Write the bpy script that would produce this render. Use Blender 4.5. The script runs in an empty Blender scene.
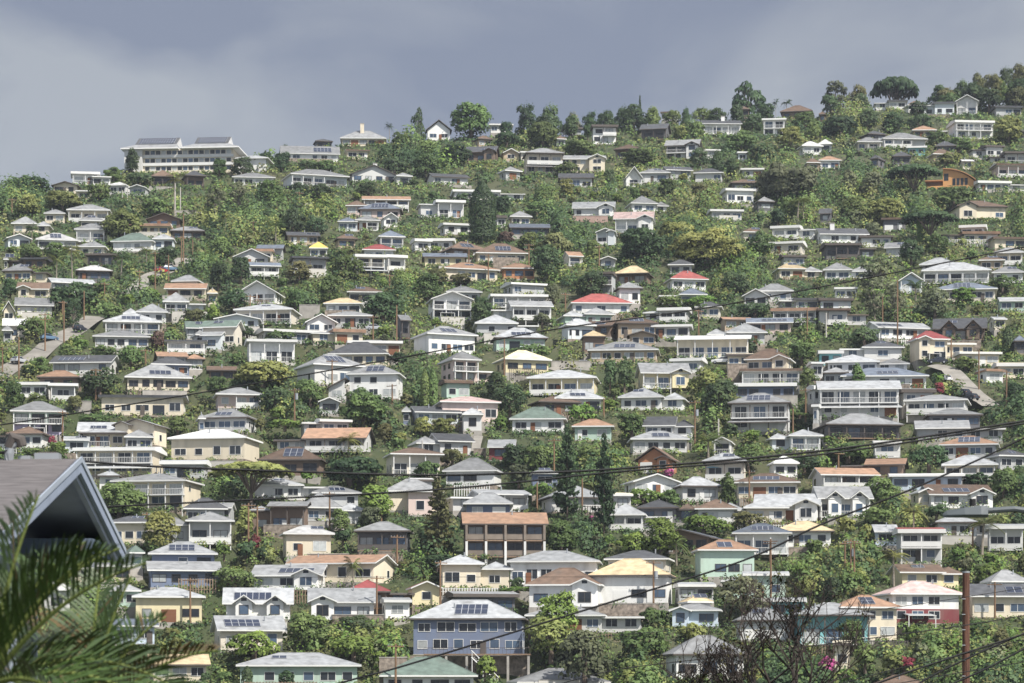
import bpy, math, random
import numpy as np
from mathutils import Vector, Matrix

R = math.radians
F = 2800.0            # focal length in pixels
YH = 700.0            # image row of the horizon
rnd = random.Random(7)
scene = bpy.context.scene
COL = bpy.data.collections.new("place"); scene.collection.children.link(COL)

# ------------------------------------------------------------------ terrain profile
# rows of the photograph against distance: a hillside rising at about 36 %
_ky = [690, 600, 530, 460, 400, 330, 250, 180, 120, 70, 20]
_kY = [420, 465, 505, 550, 592, 655, 760, 870, 980, 1070, 1165]
_Yn = [-60, 0, 60, 200, 330, 390]
_Zn = [-6.5, -6.5, -6.5, -9.0, -5.0, -1.2]
_YY = np.array(_Yn + _kY, float)
_ZZ = np.array(_Zn + [(YH - y) / F * Y for y, Y in zip(_ky, _kY)], float)
def _smooth():
    g = np.arange(-60, 1166, 1.0); z = np.interp(g, _YY, _ZZ)
    k = np.ones(31) / 31; zz = np.convolve(np.pad(z, 15, mode='edge'), k, 'valid')
    return g, zz
_G, _GZ = _smooth()
def Zp(Y): return np.interp(Y, _G, _GZ)
_RX = [-60, 0, 60, 120, 250, 300, 360, 420, 560, 620, 700, 760, 830, 900, 960, 1030, 1090]
_RY = [206, 197, 189, 174, 162, 153, 141, 138, 138, 131, 126, 122, 113, 112, 110, 103, 98]
_rowY = YH - F * _GZ[480:] / _G[480:]       # row seen at distance (decreasing)
def Yrow(row): return float(np.interp(row, _rowY[::-1], _G[480:][::-1]))
_RD = np.array([Yrow(r) for r in _RY])
def terr(X, Y):
    X = np.asarray(X, float); Y = np.asarray(Y, float)
    px = 512 + F * X / np.maximum(Y, 1.0)
    yr = np.interp(px, _RX, _RD)
    z = Zp(np.minimum(Y, yr)) - 0.22 * np.maximum(0, Y - yr)
    far = np.clip((Y - 430) / 60, 0, 1)
    bump = 0.5 * np.sin(X * .11 + 1.3 * np.sin(Y * .05)) * np.sin(Y * .09) + 0.3 * np.sin(X * .31 + Y * .2)
    return z + bump * far
def T(X, Y): return float(terr(X, Y))
def ground_at(px, row):
    Y = Yrow(row)
    return (px - 512) / F * Y, Y
TILE = {}
for i, (r, o) in enumerate({'A': 80, 'B': 180, 'C': 300, 'D': 420, 'E': 543}.items()):
    for j, ox in enumerate((0, 205, 410, 615, 819)):
        oy = o
        if j == 4: oy = {'A': 40, 'B': 160, 'C': 280, 'D': 410, 'E': 543}[r]
        TILE[r + str(j + 1)] = (ox, oy)
ZM = 1000 / 205.0
def tp(t, x, y):
    ox, oy = TILE[t]; return ox + float(x) / ZM, oy + float(y) / ZM

# ------------------------------------------------------------------ materials
MATS = {}
def nt(m):
    m.use_nodes = True; t = m.node_tree; t.nodes.clear(); return t
def mat(name, col, rough=.8, var=.12, nscale=.6, metal=0., bump=0., spec=.3, stretch=None, objvar=.1, nscale2=None, stain=None):
    """principled surface with a noise-broken base colour and a little difference from object to object"""
    if name in MATS: return MATS[name]
    m = bpy.data.materials.new(name); t = nt(m); N = t.nodes; L = t.links
    o = N.new('ShaderNodeOutputMaterial'); b = N.new('ShaderNodeBsdfPrincipled')
    b.inputs['Roughness'].default_value = rough; b.inputs['Metallic'].default_value = metal
    b.inputs['Specular IOR Level'].default_value = spec
    L.new(b.outputs[0], o.inputs[0])
    tc = N.new('ShaderNodeTexCoord'); mp = N.new('ShaderNodeMapping')
    if stretch: mp.inputs['Scale'].default_value = stretch
    L.new(tc.outputs['Object'], mp.inputs[0])
    n = N.new('ShaderNodeTexNoise'); n.inputs['Scale'].default_value = nscale; n.inputs['Detail'].default_value = 5
    L.new(mp.outputs[0], n.inputs['Vector'])
    mr = N.new('ShaderNodeMapRange'); mr.inputs[1].default_value = .3; mr.inputs[2].default_value = .7
    mr.inputs[3].default_value = 1 - var; mr.inputs[4].default_value = 1 + var
    L.new(n.outputs[0], mr.inputs[0])
    oi = N.new('ShaderNodeObjectInfo')
    mo = N.new('ShaderNodeMapRange'); mo.inputs[3].default_value = 1 - objvar; mo.inputs[4].default_value = 1 + objvar
    L.new(oi.outputs['Random'], mo.inputs[0])
    mu = N.new('ShaderNodeMath'); mu.operation = 'MULTIPLY'
    L.new(mr.outputs[0], mu.inputs[0]); L.new(mo.outputs[0], mu.inputs[1])
    vm = N.new('ShaderNodeVectorMath'); vm.operation = 'SCALE'; vm.inputs[0].default_value = col[:3]
    L.new(mu.outputs[0], vm.inputs['Scale'])
    out = vm.outputs[0]
    if stain:
        n2 = N.new('ShaderNodeTexNoise'); n2.inputs['Scale'].default_value = stain[1]; n2.inputs['Detail'].default_value = 6
        L.new(mp.outputs[0], n2.inputs['Vector'])
        m2 = N.new('ShaderNodeMapRange'); m2.inputs[1].default_value = .5; m2.inputs[2].default_value = .75; m2.inputs[4].default_value = stain[2]
        L.new(n2.outputs[0], m2.inputs[0])
        mx = N.new('ShaderNodeMix'); mx.data_type = 'RGBA'; L.new(m2.outputs[0], mx.inputs[0])
        L.new(out, mx.inputs[6]); mx.inputs[7].default_value = (*stain[0], 1); out = mx.outputs[2]
    L.new(out, b.inputs['Base Color'])
    if bump:
        bp = N.new('ShaderNodeBump'); bp.inputs['Strength'].default_value = bump; bp.inputs['Distance'].default_value = .05
        L.new(n.outputs[0], bp.inputs['Height']); L.new(bp.outputs[0], b.inputs['Normal'])
    MATS[name] = m; return m

ROOFC = dict(g=(.205,.21,.215), d=(.065,.068,.075), l=(.29,.30,.31), w=(.47,.47,.465), b=(.125,.085,.062), t=(.29,.18,.12),
             n=(.105,.14,.12), r=(.28,.08,.072), m=(.20,.05,.05), u=(.115,.135,.17), y=(.60,.43,.11), k=(.44,.33,.31), s=(.42,.335,.21),
             e=(.66,.62,.42), c=(.6,.54,.42))
ROOFN = dict(g='grey', d='charcoal', l='pale grey', w='white', b='brown', t='terracotta', n='dark green', r='red', m='maroon',
             u='blue-grey', y='yellow', k='pink', s='sand-coloured', e='pale yellow', c='cream')
WALLC = dict(w=(.74,.74,.72), c=(.66,.59,.46), g=(.42,.43,.43), d=(.13,.13,.14), b=(.18,.13,.10), t=(.44,.35,.25), u=(.16,.195,.28),
             l=(.50,.58,.66), n=(.42,.54,.46), k=(.64,.52,.47), y=(.70,.62,.40), r=(.20,.055,.06), q=(.20,.44,.46), o=(.42,.20,.11),
             v=(.55,.50,.66), s=(.30,.27,.22))
WALLN = dict(w='white', c='cream', g='grey', d='dark grey', b='brown', t='tan', u='blue', l='pale blue', n='mint green', k='pinkish',
             y='yellow', r='dark red', q='turquoise', o='rust-coloured', v='lilac', s='stone')
def roofm(c):
    return mat('roof_' + ROOFN[c], ROOFC[c], rough=.75, var=.24, nscale=.9, objvar=.26, stretch=(1, 1, 1), stain=((.09,.085,.075), .35, .5), bump=.4)
def wallm(c, v=0):
    if c == 'w' and v:
        return mat('wall_white_%s' % ('', 'warm', 'ash', 'cool')[v], ((.64,.59,.50), (.56,.56,.545), (.60,.64,.66))[v - 1], rough=.85, var=.05, nscale=.5, objvar=.04, stain=((.22,.20,.17), .5, .2), stretch=(1, 1, .35))
    return mat('wall_' + WALLN[c], WALLC[c], rough=.85, var=.05, nscale=.5, objvar=.10, stain=((.20,.18,.15), .6, .30), stretch=(1, 1, .3))
def basic():
    mat('trim_white', (.66,.66,.64), var=.05)
    mat('trim_dark', (.10,.085,.075), var=.1)
    mat('concrete', (.34,.32,.29), var=.2, nscale=.8, bump=.3)
    mat('stone', (.24,.20,.165), var=.5, nscale=1.6, bump=1.)
    mat('glass_dark', (.02,.024,.03), rough=.12, var=.3, nscale=.7, spec=.4, objvar=.4)
    mat('glass_sky_tint', (.055,.085,.13), rough=.15, var=.35, nscale=.5, spec=.55, objvar=.4)  # blue of reflected sky put into the base colour
    mat('glass_curtain', (.36,.38,.38), rough=.4, var=.2, nscale=1.2, spec=.5, objvar=.3)
    mat('solar', (.022,.028,.05), rough=.22, var=.2, nscale=.9, spec=.6)
    mat('solar_grid', (.30,.31,.33), rough=.5)
    mat('rail_white', (.62,.62,.60), var=.05)
    mat('rail_wood', (.20,.165,.135), var=.2)
    mat('rail_dark', (.09,.08,.075), var=.1)
    mat('pole_wood', (.20,.125,.075), var=.3, stretch=(6, 6, .4), nscale=2)
    mat('pole_grey', (.42,.40,.37), var=.2)
    mat('metal_grey', (.36,.38,.40), rough=.45, metal=.4)
    mat('rubber', (.02,.02,.022), rough=.7)
    mat('bark', (.13,.10,.08), var=.35, nscale=3, stretch=(1, 1, .3))
    mat('bark_pale', (.27,.235,.19), var=.3, nscale=3, stretch=(1, 1, .3))
    mat('deck_wood', (.23,.16,.11), var=.25, nscale=1.5)
    mat('orange_wood', (.62,.30,.11), var=.12)
    mat('door_brown', (.20,.09,.05), var=.1)
basic()

# ------------------------------------------------------------------ mesh builder
class MB:
    def __init__(s): s.v = []; s.f = []; s.m = []; s.mats = []
    def mi(s, name):
        m = MATS[name] if isinstance(name, str) else name
        if m not in s.mats: s.mats.append(m)
        return s.mats.index(m)
    def poly(s, pts, m):
        n = len(s.v); s.v += [tuple(p) for p in pts]; s.f.append(tuple(range(n, n + len(pts)))); s.m.append(s.mi(m))
    def box(s, x0, x1, y0, y1, z0, z1, m):
        n = len(s.v)
        s.v += [(x0,y0,z0),(x1,y0,z0),(x1,y1,z0),(x0,y1,z0),(x0,y0,z1),(x1,y0,z1),(x1,y1,z1),(x0,y1,z1)]
        for q in ((0,3,2,1),(4,5,6,7),(0,1,5,4),(1,2,6,5),(2,3,7,6),(3,0,4,7)):
            s.f.append(tuple(n + i for i in q)); s.m.append(s.mi(m))
    def tube(s, pts, rads, m, n=6):
        P = [Vector(p) for p in pts]; k0 = len(s.v); up = Vector((0, 0, 1))
        for i, p in enumerate(P):
            d = (P[min(i+1, len(P)-1)] - P[max(i-1, 0)])
            d = d.normalized() if d.length > 1e-9 else Vector((0, 0, 1))
            a = d.cross(up)
            if a.length < 1e-3: a = Vector((1, 0, 0))
            a.normalize(); b = a.cross(d)
            r = rads[i] if isinstance(rads, (list, tuple)) else rads
            for j in range(n):
                t = 2 * math.pi * j / n; s.v.append(tuple(p + a * (r * math.cos(t)) + b * (r * math.sin(t))))
        im = s.mi(m)
        for i in range(len(P) - 1):
            for j in range(n):
                s.f.append((k0 + i*n + j, k0 + i*n + (j+1) % n, k0 + (i+1)*n + (j+1) % n, k0 + (i+1)*n + j)); s.m.append(im)
        s.f.append(tuple(k0 + j for j in range(n))[::-1]); s.m.append(im)
        s.f.append(tuple(k0 + (len(P)-1)*n + j for j in range(n))); s.m.append(im)
    def xform(s, M, start=0):
        for i in range(start, len(s.v)): s.v[i] = tuple(M @ Vector(s.v[i]))
    def mesh(s, name):
        me = bpy.data.meshes.new(name); me.from_pydata(s.v, [], s.f)
        for m in s.mats: me.materials.append(m)
        if s.m: me.polygons.foreach_set('material_index', s.m)
        me.update(); return me
    def build(s, name, parent=None, loc=(0, 0, 0), smooth=False):
        me = s.mesh(name)
        if smooth: me.polygons.foreach_set('use_smooth', [True] * len(me.polygons))
        return link(name, me, parent, loc)
def link(name, me, parent=None, loc=(0, 0, 0)):
    o = bpy.data.objects.new(name, me); COL.objects.link(o); o.location = loc
    if parent is not None: o.parent = parent
    return o
def empty(name, loc, rz=0, label=None, cat=None, group=None):
    o = bpy.data.objects.new(name, None); COL.objects.link(o); o.location = loc; o.rotation_euler = (0, 0, rz)
    o.empty_display_size = .5
    tag(o, label, cat, group); return o
def tag(o, label=None, cat=None, group=None, kind=None):
    if label: o['label'] = label
    if cat: o['category'] = cat
    if group: o['group'] = group
    if kind: o['kind'] = kind
    return o
# every house seen in the photograph: tile, eaves x0 x1, roof top, eave line, wall foot (zoomed tile units), roof shape, roof colour, wall colour, features
HOUSES = """
A1 330 490 440 462 510 F w w b y8|white flat-roofed ridge house|
A1 440 540 468 476 500 F w w
A1 255 380 490 515 545 G d c
A1 370 445 536 545 560 F k c
A1 530 630 500 516 545 H w w
A1 630 722 506 525 548 G w g
A1 735 890 440 476 512 H b d b
A1 880 1000 440 472 528 H d b b
A2 350 660 320 360 395 S g w p y6|long white panelled house on the ridge|
A2 525 620 290 302 320 H d d
A2 655 885 245 287 318 H g c c|cream ridge house with tall chimney|
A2 680 800 335 348 380 F b c
A2 125 335 455 478 502 H g w
A2 370 690 440 470 520 H g w b
A2 690 930 410 462 502 G g w c y10
A2 915 1010 455 472 496 H g w
A2 765 995 565 586 628 S t w b
A2 690 790 590 616 660 H b k
A2 755 955 600 634 682 H u k p
B2 850 942 155 185 215 G w w
A3 70 205 190 245 294 G b w g y4|white ridge house with steep brown gable|
A3 385 500 210 222 242 F g w
A3 304 402 273 291 308 H b t
A3 265 440 305 352 402 S d b p gr y-8|brown house with blue roof panels|
A3 440 532 330 356 382 G t t
A3 527 592 345 356 376 F w w
A3 545 755 335 362 462 H g c b k y6|three-level cream house under the ridge|
A3 428 545 425 447 466 H g g
A3 735 950 365 386 456 S g c gr
A3 730 892 452 478 530 S d w
A3 75 285 455 474 502 S d w
A3 205 545 530 548 590 F w w
A3 35 262 578 600 672 F g w b y8
A3 695 762 275 291 308 H b g
A3 885 1010 195 232 312 F w w b
A3 740 840 225 240 278 F l w c
A4 225 312 150 162 196 F b w
A4 125 276 208 242 292 S d d b k y-12
A4 425 612 195 216 266 S d w b c
A4 590 660 130 146 166 H b b
A4 715 845 185 198 276 F w w b|white three-deck house under the tall spreading tree|
A4 805 985 110 156 178 H b b|big brown hip-roofed house on the ridge|
A4 248 430 290 322 390 S g w gr b y-10
A4 435 512 335 346 358 F w w
A4 598 646 345 358 394 F w w
A4 900 1012 290 325 348 H w w
A4 0 150 318 342 388 H b b b
A4 40 136 420 480 516 G g w b|white A-frame house under the ridge|
A4 125 270 433 456 500 H g g
A4 234 376 420 440 462 S d g
A4 388 536 432 456 486 H d w
A4 565 705 487 505 520 H b d
A4 525 682 520 542 602 F w w
A4 616 726 425 439 456 F g g
A4 60 256 568 606 638 H g w k
A4 460 622 625 642 676 F l w
A4 680 776 572 597 626 H g d
A4 930 1000 380 406 422 H b t
A5 280 432 288 302 336 F d w
A5 420 530 270 322 356 H b w
A5 515 665 295 312 366 F d w
A5 667 790 265 302 364 G w w b
A5 855 990 310 332 360 F d g
A5 640 856 388 406 480 F w w b y6|white two-storey house with double balconies|
A5 460 622 420 442 462 H t t
A5 185 302 470 502 540 H g w b
A5 298 520 455 487 526 H g w b
A5 205 372 448 464 480 H d d
A5 430 532 512 527 548 F g q
A5 540 662 520 560 582 H b t
A5 570 672 495 520 536 H d d
A5 740 902 508 522 572 F w w
A5 840 1020 540 556 606 F w w b
A5 0 66 475 510 542 H w g
A5 0 106 568 590 636 H t w
A5 250 332 562 582 602 H d d
A5 360 452 545 570 588 H d d
A5 930 1010 410 450 482 H d d c
A5 855 1020 600 616 672 F b k b
A5 0 46 345 366 382 H b b
A5 695 756 580 593 606 S w w
B1 215 316 145 166 206 H g c
B1 315 540 122 152 206 H g c b y4|long tan house beside the round pale tree|
B1 375 502 165 202 226 H g w
B1 369 516 215 246 302 H g w b
B1 60 232 175 216 262 H g c
B1 0 150 258 286 312 G d w
B1 142 382 260 296 320 H w w p|white hip roof covered in dark solar panels|
B1 382 512 303 329 346 H g w
B1 538 768 230 302 346 H n w y-6|tall green hip-roofed white house|
B1 745 846 265 291 342 H l w
B1 720 880 155 192 222 G d b
B1 620 832 205 226 264 F t y p|yellow flat house with terracotta roof edge|
B1 830 992 228 252 278 H g b
B1 424 562 353 371 402 F g d b
B1 358 542 418 447 482 H w d
B1 38 232 372 389 420 F d b
B1 18 226 410 447 482 H g c y-4
B1 0 42 370 391 432 H g w
B1 80 238 480 532 576 S b c gl
B1 205 456 478 502 524 S l g
B1 840 986 465 497 522 H l w
B1 782 992 530 600 636 H g w b
B1 805 1000 500 530 560 S t c
B1 0 72 585 640 682 G b c
B1 60 256 570 612 634 S g w
B2 130 312 330 376 402 G l w y6
B2 215 330 328 350 372 F t c
B2 193 366 400 421 462 S u w b
B2 405 596 370 386 456 F d g b y10
B2 255 382 312 336 362 S u g
B2 386 556 250 272 302 S d t p
B2 500 602 286 336 362 H y w y4|house with bright yellow roof|
B2 624 742 265 290 312 H b t
B2 650 742 185 206 232 H u w
B2 720 852 178 202 244 H g w b
B2 828 972 243 282 332 H u g b
B2 754 932 315 344 362 H m w|house with maroon hip roof|
B2 715 882 350 380 472 F u c b k
B2 850 982 350 382 442 F l w b
B2 155 382 488 552 602 G g w b y-8|white house with grey front gable and balcony|
B2 690 862 522 550 577 H b w
B2 578 772 577 606 642 H s w|white house with sand-coloured roof|
B2 0 62 520 556 572 H s c
B3 138 302 205 222 258 F l w
B3 402 472 165 186 216 F g w
B3 478 592 140 182 212 H g w k
B3 478 686 210 234 257 S u d|long low house with dark blue roof|
B3 798 1002 103 137 182 S l w gr y-4
B3 0 106 270 301 342 F l w
B3 84 217 275 299 326 F g w
B3 143 376 303 342 356 H b b p
B3 300 577 305 360 396 H b c p y6|wide brown hip-roofed house with panels|
B3 62 272 353 376 412 S u y
B3 113 427 405 438 492 H t c
B3 443 612 408 434 480 H t o
B3 743 842 347 374 412 S t w b
B3 908 1012 232 257 322 G l w b gr
B3 168 346 520 550 582 H g g
B3 78 302 538 584 682 G g w b y10
B3 448 662 497 513 546 F g g
B3 384 662 552 572 604 F g g b
B3 394 688 586 617 682 S g w b y6
B3 768 1085 557 604 652 H r w y4|broad white house with red hip roof|
B3 924 1012 445 462 562 F s g b
B3 928 1004 370 387 422 G g g
B4 -10 206 138 192 262 S k w gr b y-6|white house with pink roof|
B4 618 716 235 257 282 H b w
B4 768 1002 215 237 287 F g w b
B4 753 942 293 312 336 F l w
B4 808 932 362 377 400 F g g
B4 783 1004 405 437 477 H s c
B4 0 192 415 462 502 H s b b
B4 243 458 425 487 512 H r w|low house with bright red pyramid roof|
B4 0 132 500 532 602 H g w k
B4 222 442 530 562 577 H u g
B4 393 532 595 622 668 H d w
B4 618 772 525 566 592 G w w|white gabled house with three arched windows|
B4 698 868 482 545 572 H g w
B4 808 996 570 586 602 F d g
B4 768 1004 590 642 672 F t g b
B4 513 668 665 682 696 S t t
B4 262 388 390 417 442 H d g
B5 658 912 200 230 292 H b c gl y6
B5 763 1004 95 115 137 F g w
B5 598 872 338 362 387 F t w
B5 688 832 308 330 346 F g w
B5 838 1012 368 387 414 F b c
B5 0 76 230 262 302 S d d
B5 0 236 330 362 402 S d w c
B5 28 267 400 420 482 F l d b
B5 203 362 362 379 402 F l w
B5 323 477 398 427 457 S g w
B5 308 437 275 292 352 F b d
B5 28 252 503 539 582 H g w y-4
B5 498 692 478 512 547 H l g
B5 498 862 502 544 602 H l w b y-6|long white house with pale columned front|
B5 373 512 545 592 652 G w l b y4|pale blue gabled house with white trim|
B5 568 886 600 634 692 H u w p
B5 783 912 470 492 532 H b t
B5 858 1012 430 457 512 H g c b
B5 848 1012 520 552 582 H g w
B5 78 192 615 631 648 F g w
C1 598 812 20 62 76 H l w
C1 473 792 68 112 167 H l w b p y8|big white house by the steep left road|
C1 438 724 150 182 232 H g w
C1 0 122 85 124 192 S w w y8
C1 0 62 125 152 202 H g g
C1 253 557 265 304 347 S d w p
C1 188 382 345 380 407 H t b
C1 93 227 395 415 452 F l w
C1 223 377 402 422 492 F l g b y8
C1 23 324 497 548 658 H g n b w2v y8|aqua house with lilac lower storey|
C1 373 562 588 638 683 S l w p
C1 463 908 455 477 562 F d c k y4|long two-level house with blue windows|
C1 583 922 318 382 442 H g c k p y10
C1 713 928 278 318 342 H d u y12
C1 738 988 250 278 322 S t w
C1 798 1004 192 206 257 F d w b
C1 888 1004 100 137 152 S n g
C1 918 1004 148 174 192 H g g
C1 943 1004 558 582 652 H g g
C2 153 447 22 52 116 H l w b y-6
C2 473 642 62 110 137 G t w p
C2 598 812 57 80 112 H g g
C2 48 262 62 92 112 G l w p
C2 -20 177 95 132 224 S n w y-10
C2 -20 97 150 172 242 S g w y-8
C2 233 508 135 157 187 F l g
C2 173 452 185 207 302 F l w b k p|white two-level house with flat pale roofs|
C2 488 772 130 157 212 F t c
C2 688 954 190 212 247 F u c p
C2 598 908 206 266 304 H d c y-3|house with dark brown spreading hip roof|
C2 433 772 267 322 412 H g w y26 p
C2 688 974 318 364 482 H g w p y-6|tall white house above the round tree|
C2 598 694 380 430 456 D l w
C2 543 657 468 496 532 G w g
C2 28 275 430 466 526 H g k b
C2 -20 242 533 578 642 H g w p y-10
C2 453 708 577 594 622 F w g
C2 0 152 318 342 386 S b b
C2 918 1004 70 102 187 S g d b
C2 958 1004 520 547 602 H g u
C3 313 613 75 118 167 H l g y4
C3 388 674 137 189 247 H l n p y6|pale aqua house with panels on a pale hip roof|
C3 -5 334 130 172 262 H g w p y22|white house with shaded grey side wall|
C3 138 404 258 298 402 H g k b y20
C3 398 694 247 294 357 H e y y16|house with pale yellow hip roof|
C3 728 988 40 72 127 H l n
C3 733 904 92 127 192 H l w
C3 838 1030 98 128 180 S b b p
C3 838 952 152 182 262 H s b
C3 568 940 345 385 462 H l y b y-6|pale yellow house with long white balcony|
C3 698 938 438 484 517 H l w p
C3 583 827 472 502 517 H b b
C3 483 777 510 584 642 H n w y-4|dark green-roofed house with brown balcony wing|
C3 788 1005 582 620 672 H t n|small mint green house with terracotta roof|
C3 118 432 473 502 592 H k k y10
C3 -10 242 515 547 592 S d w k
C3 138 302 385 407 482 F b n
C3 248 354 530 562 637 H l w
C4 148 382 30 55 107 F l w b y-10
C4 0 204 85 117 187 H b t p
C4 63 209 145 172 222 G b t
C4 -120 219 205 247 288 H g t p
C4 183 382 112 132 187 F l w
C4 458 732 115 162 197 H l g
C4 638 882 83 110 152 S u k p y-4|pink house with blue solar roof|
C4 288 690 170 192 282 S w c b y-6|long cream two-level house with white roof edge|
C4 273 452 277 299 332 F l w
C4 103 372 300 358 432 S g y gr b|pale yellow house with big gable window|
C4 28 359 430 477 532 H l w k
C4 548 672 258 273 332 F c c
C4 628 898 213 292 332 H b c gr y-14|cream house with brown roof and dormer|
C4 618 914 328 350 407 F b w b y-4
C4 578 902 393 422 482 F l u y-4|bright blue walled house|
C4 563 877 456 508 642 H g w b k y-8 p
C4 143 389 563 612 647 S d w
C4 943 1020 403 437 502 F l w
C4 958 1020 505 522 602 F g g
C4 948 1020 300 312 382 F l w
C5 0 162 80 102 127 F l w
C5 0 229 133 152 217 F b w b
C5 238 540 203 234 287 S l w p
C5 553 854 165 240 267 S d b gc b y-10|house with huge dark gable roof and orange deck|
C5 443 644 250 292 392 H m c gl|cream house with rusty red roof and garage|
C5 573 759 303 317 367 F c c
C5 678 884 345 362 412 F c c
C5 118 404 296 332 372 H d w
C5 0 122 335 360 402 F l q
C5 48 449 366 402 444 H l w
C5 22 157 428 457 492 H g g
C5 103 549 430 472 502 H u w p y-3|wide house with blue-grey roof and solar panels|
C5 -10 420 488 532 667 S l w k b y-4|very long white house with pale roof|
C5 398 564 520 550 592 F g g
C5 428 764 563 592 652 H g w b
C5 538 794 630 662 696 H g d
C5 868 1012 395 422 452 F c c
C5 783 904 430 447 502 F t w
C5 883 1012 80 102 137 S l n
C5 843 914 180 191 207 S l w
C5 948 1012 270 302 332 H u d
D1 -40 224 35 72 132 H b w y-4
D1 298 434 75 97 142 S l w
D1 398 614 45 69 127 H l c b
D1 593 744 50 87 122 H g g
D1 563 804 -14 27 122 G l c gl y-14
D1 358 784 126 152 267 F l c b k y-4|cream multi-level house with flat white roofs|
D1 813 1262 48 92 192 H w c k y-10|cream house with wide white hip roof|
D1 788 1004 190 217 242 F l g
D1 538 974 265 302 427 H g c b y-10|cream house with grey hip roof and tanks|
D1 528 744 470 504 602 H d c k y-4
D1 793 1132 450 497 602 H g g b y6
D1 883 1104 380 437 462 H d g
D1 698 1064 595 657 727 H l u p y6|house with solar panels over blue walls|
D1 583 704 610 652 718 H n g
D1 478 584 250 277 302 H l w
D2 353 805 35 92 142 S t w b
D2 258 592 133 198 272 H b b p y-4|brown-roofed house with a row of solar panels|
D2 228 584 285 322 372 H l w
D2 228 504 393 422 542 S g b b k y-3
D2 438 774 355 432 472 H g g
D2 498 754 323 360 402 H g g p
D2 346 634 516 559 662 H w c y10|small cream house with pale pyramid roof|
D2 728 1014 498 547 637 H g d b|dark timber house with grey hip roof|
D2 868 1154 138 172 272 H b w b
D2 848 1154 290 352 442 H g c
D2 -10 132 398 427 472 S g g
D3 156 464 182 252 312 H g w y-10|large plain grey hip roof on white house|
D3 376 524 90 132 182 S l r|small dark red house with pale roof|
D3 -10 304 60 102 172 S d w
D3 163 574 335 362 442 S l w b
D3 268 494 356 412 462 H l u
D3 238 676 446 508 666 S t b b P y3|brown terracotta-roofed house with long double balconies|
D3 638 954 323 382 442 H l w y12
D3 588 724 238 264 302 H g u
D3 -20 112 283 300 332 F w g
D3 -20 112 318 352 462 H g k
D4 78 354 55 97 142 H l w p
D4 93 328 122 194 237 G b o gr|brick-red house with double white-trimmed gables|
D4 763 1004 50 82 142 H l w b
D4 478 594 76 107 162 G w w b
D4 433 659 163 208 292 H l w b
D4 758 894 175 215 242 H w w
D4 578 929 262 308 382 H b c p y-6|cream house with three roof solar arrays|
D4 43 314 255 302 342 G l w
D4 293 514 278 327 397 H l w y10
D4 518 839 385 432 492 H l w
D4 688 1020 355 417 497 S l w gr y-8
D4 318 604 388 437 477 H b w
D4 118 404 390 432 457 H d d
D4 -40 264 412 467 532 H l w b y-6
D4 -20 84 355 372 417 F c w
D4 186 544 525 574 592 G u b p
D4 568 874 506 557 652 H u w b p y-3|house with blue-grey panelled pyramid roof|
D4 773 1085 495 547 602 H s w|white house with mustard yellow hip roof|
D4 383 700 586 638 765 H t n p y4|tall mint green house with panelled brown roof|
D4 -40 290 638 682 732 H d w
D5 8 394 20 77 117 H g d b
D5 488 914 45 87 132 S g g
D5 598 904 128 172 212 H t g p
D5 128 454 233 267 307 S t b
D5 -20 284 278 317 372 S t w b
D5 268 409 148 167 227 F w w b
D5 608 889 223 272 322 H l c b y-8
D5 838 1020 193 227 267 H d g p
D5 358 719 308 325 367 F w l
D5 -30 264 362 432 522 S g w gc b y4|white and grey house with pointed black-trimmed gables|
D5 518 844 358 412 442 S b w gr p
D5 458 574 373 402 432 G l w
D5 578 874 508 552 592 H l w
D5 378 614 568 602 740 F r g b|narrow yellow-green house with red roof edge|
D5 818 1020 553 582 682 F l w b
D5 268 384 553 592 612 S l l
E1 673 1084 83 132 217 S g u y10|blue house with pale grey gable roof|
E1 618 1004 218 267 387 H l y w2n y6|pale yellow house with mint lower storey|
E1 513 684 198 237 307 H l n
E1 318 639 98 117 167 F g c
E1 698 1014 535 592 652 S s c
E1 508 764 363 402 492 S u l
E1 178 346 183 232 332 H w w
E2 233 588 100 157 202 S g w gr p y-6
E2 388 936 53 98 192 S t c y-16|cream house with terracotta roof and blank side walls|
E2 68 434 206 294 352 S l w p gc y4|pale house with dark panels across a grey roof|
E2 483 844 213 287 377 S l w gl y4|white house with large left front gable|
E2 15 384 348 424 522 S l w p
E2 126 764 538 602 700 H l n y4|long pale green house under a wide grey roof|
E2 678 1004 183 242 277 H m b b
E2 848 1004 268 290 362 F l w
E2 833 1332 558 652 710 H n w|low house with big dark green roof|
E3 136 484 60 106 217 H l c
E3 470 950 40 94 202 H l w y-4|wide white house with pale hip roof|
E3 560 974 123 208 312 H b w gr y-8|white house with brown gabled hip roof|
E3 868 1314 78 162 292 H s w y-8|white house with wide sand-coloured hip roof|
E3 -5 584 280 374 542 H l u p D y-3|blue two-storey house with pale roof above a deck|
E3 -20 154 178 218 302 G m y
E3 583 1134 305 357 422 H g w y-4
E3 490 960 613 684 725 H g w
E3 168 519 236 264 304 F g d
E4 538 849 142 160 268 F l n
E4 748 954 270 287 342 F l q|small turquoise flat-roofed building|
E4 322 474 255 292 332 H s w
E4 272 528 298 332 387 H g l gl
E4 238 654 428 548 662 H g w y8|dusty grey hip roof behind the bare shrub|
E4 298 484 193 214 232 F l g
E5 -142 264 293 357 492 H l q b y6|aqua house with white roof and balconies|
E4 598 864 318 382 472 H g w
E5 63 404 256 318 472 H t c p y8|tan house with orange-brown panelled roof|
E5 288 709 188 252 392 H k w w2r y10|white-over-dark-red house with faded pink roof|
E5 368 694 98 142 207 S b y
E5 738 1020 193 258 362 S d c p
E5 818 1020 123 192 212 H g w
E5 268 534 646 702 730 H b g
E5 68 177 478 500 612 F c c
"""
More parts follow.
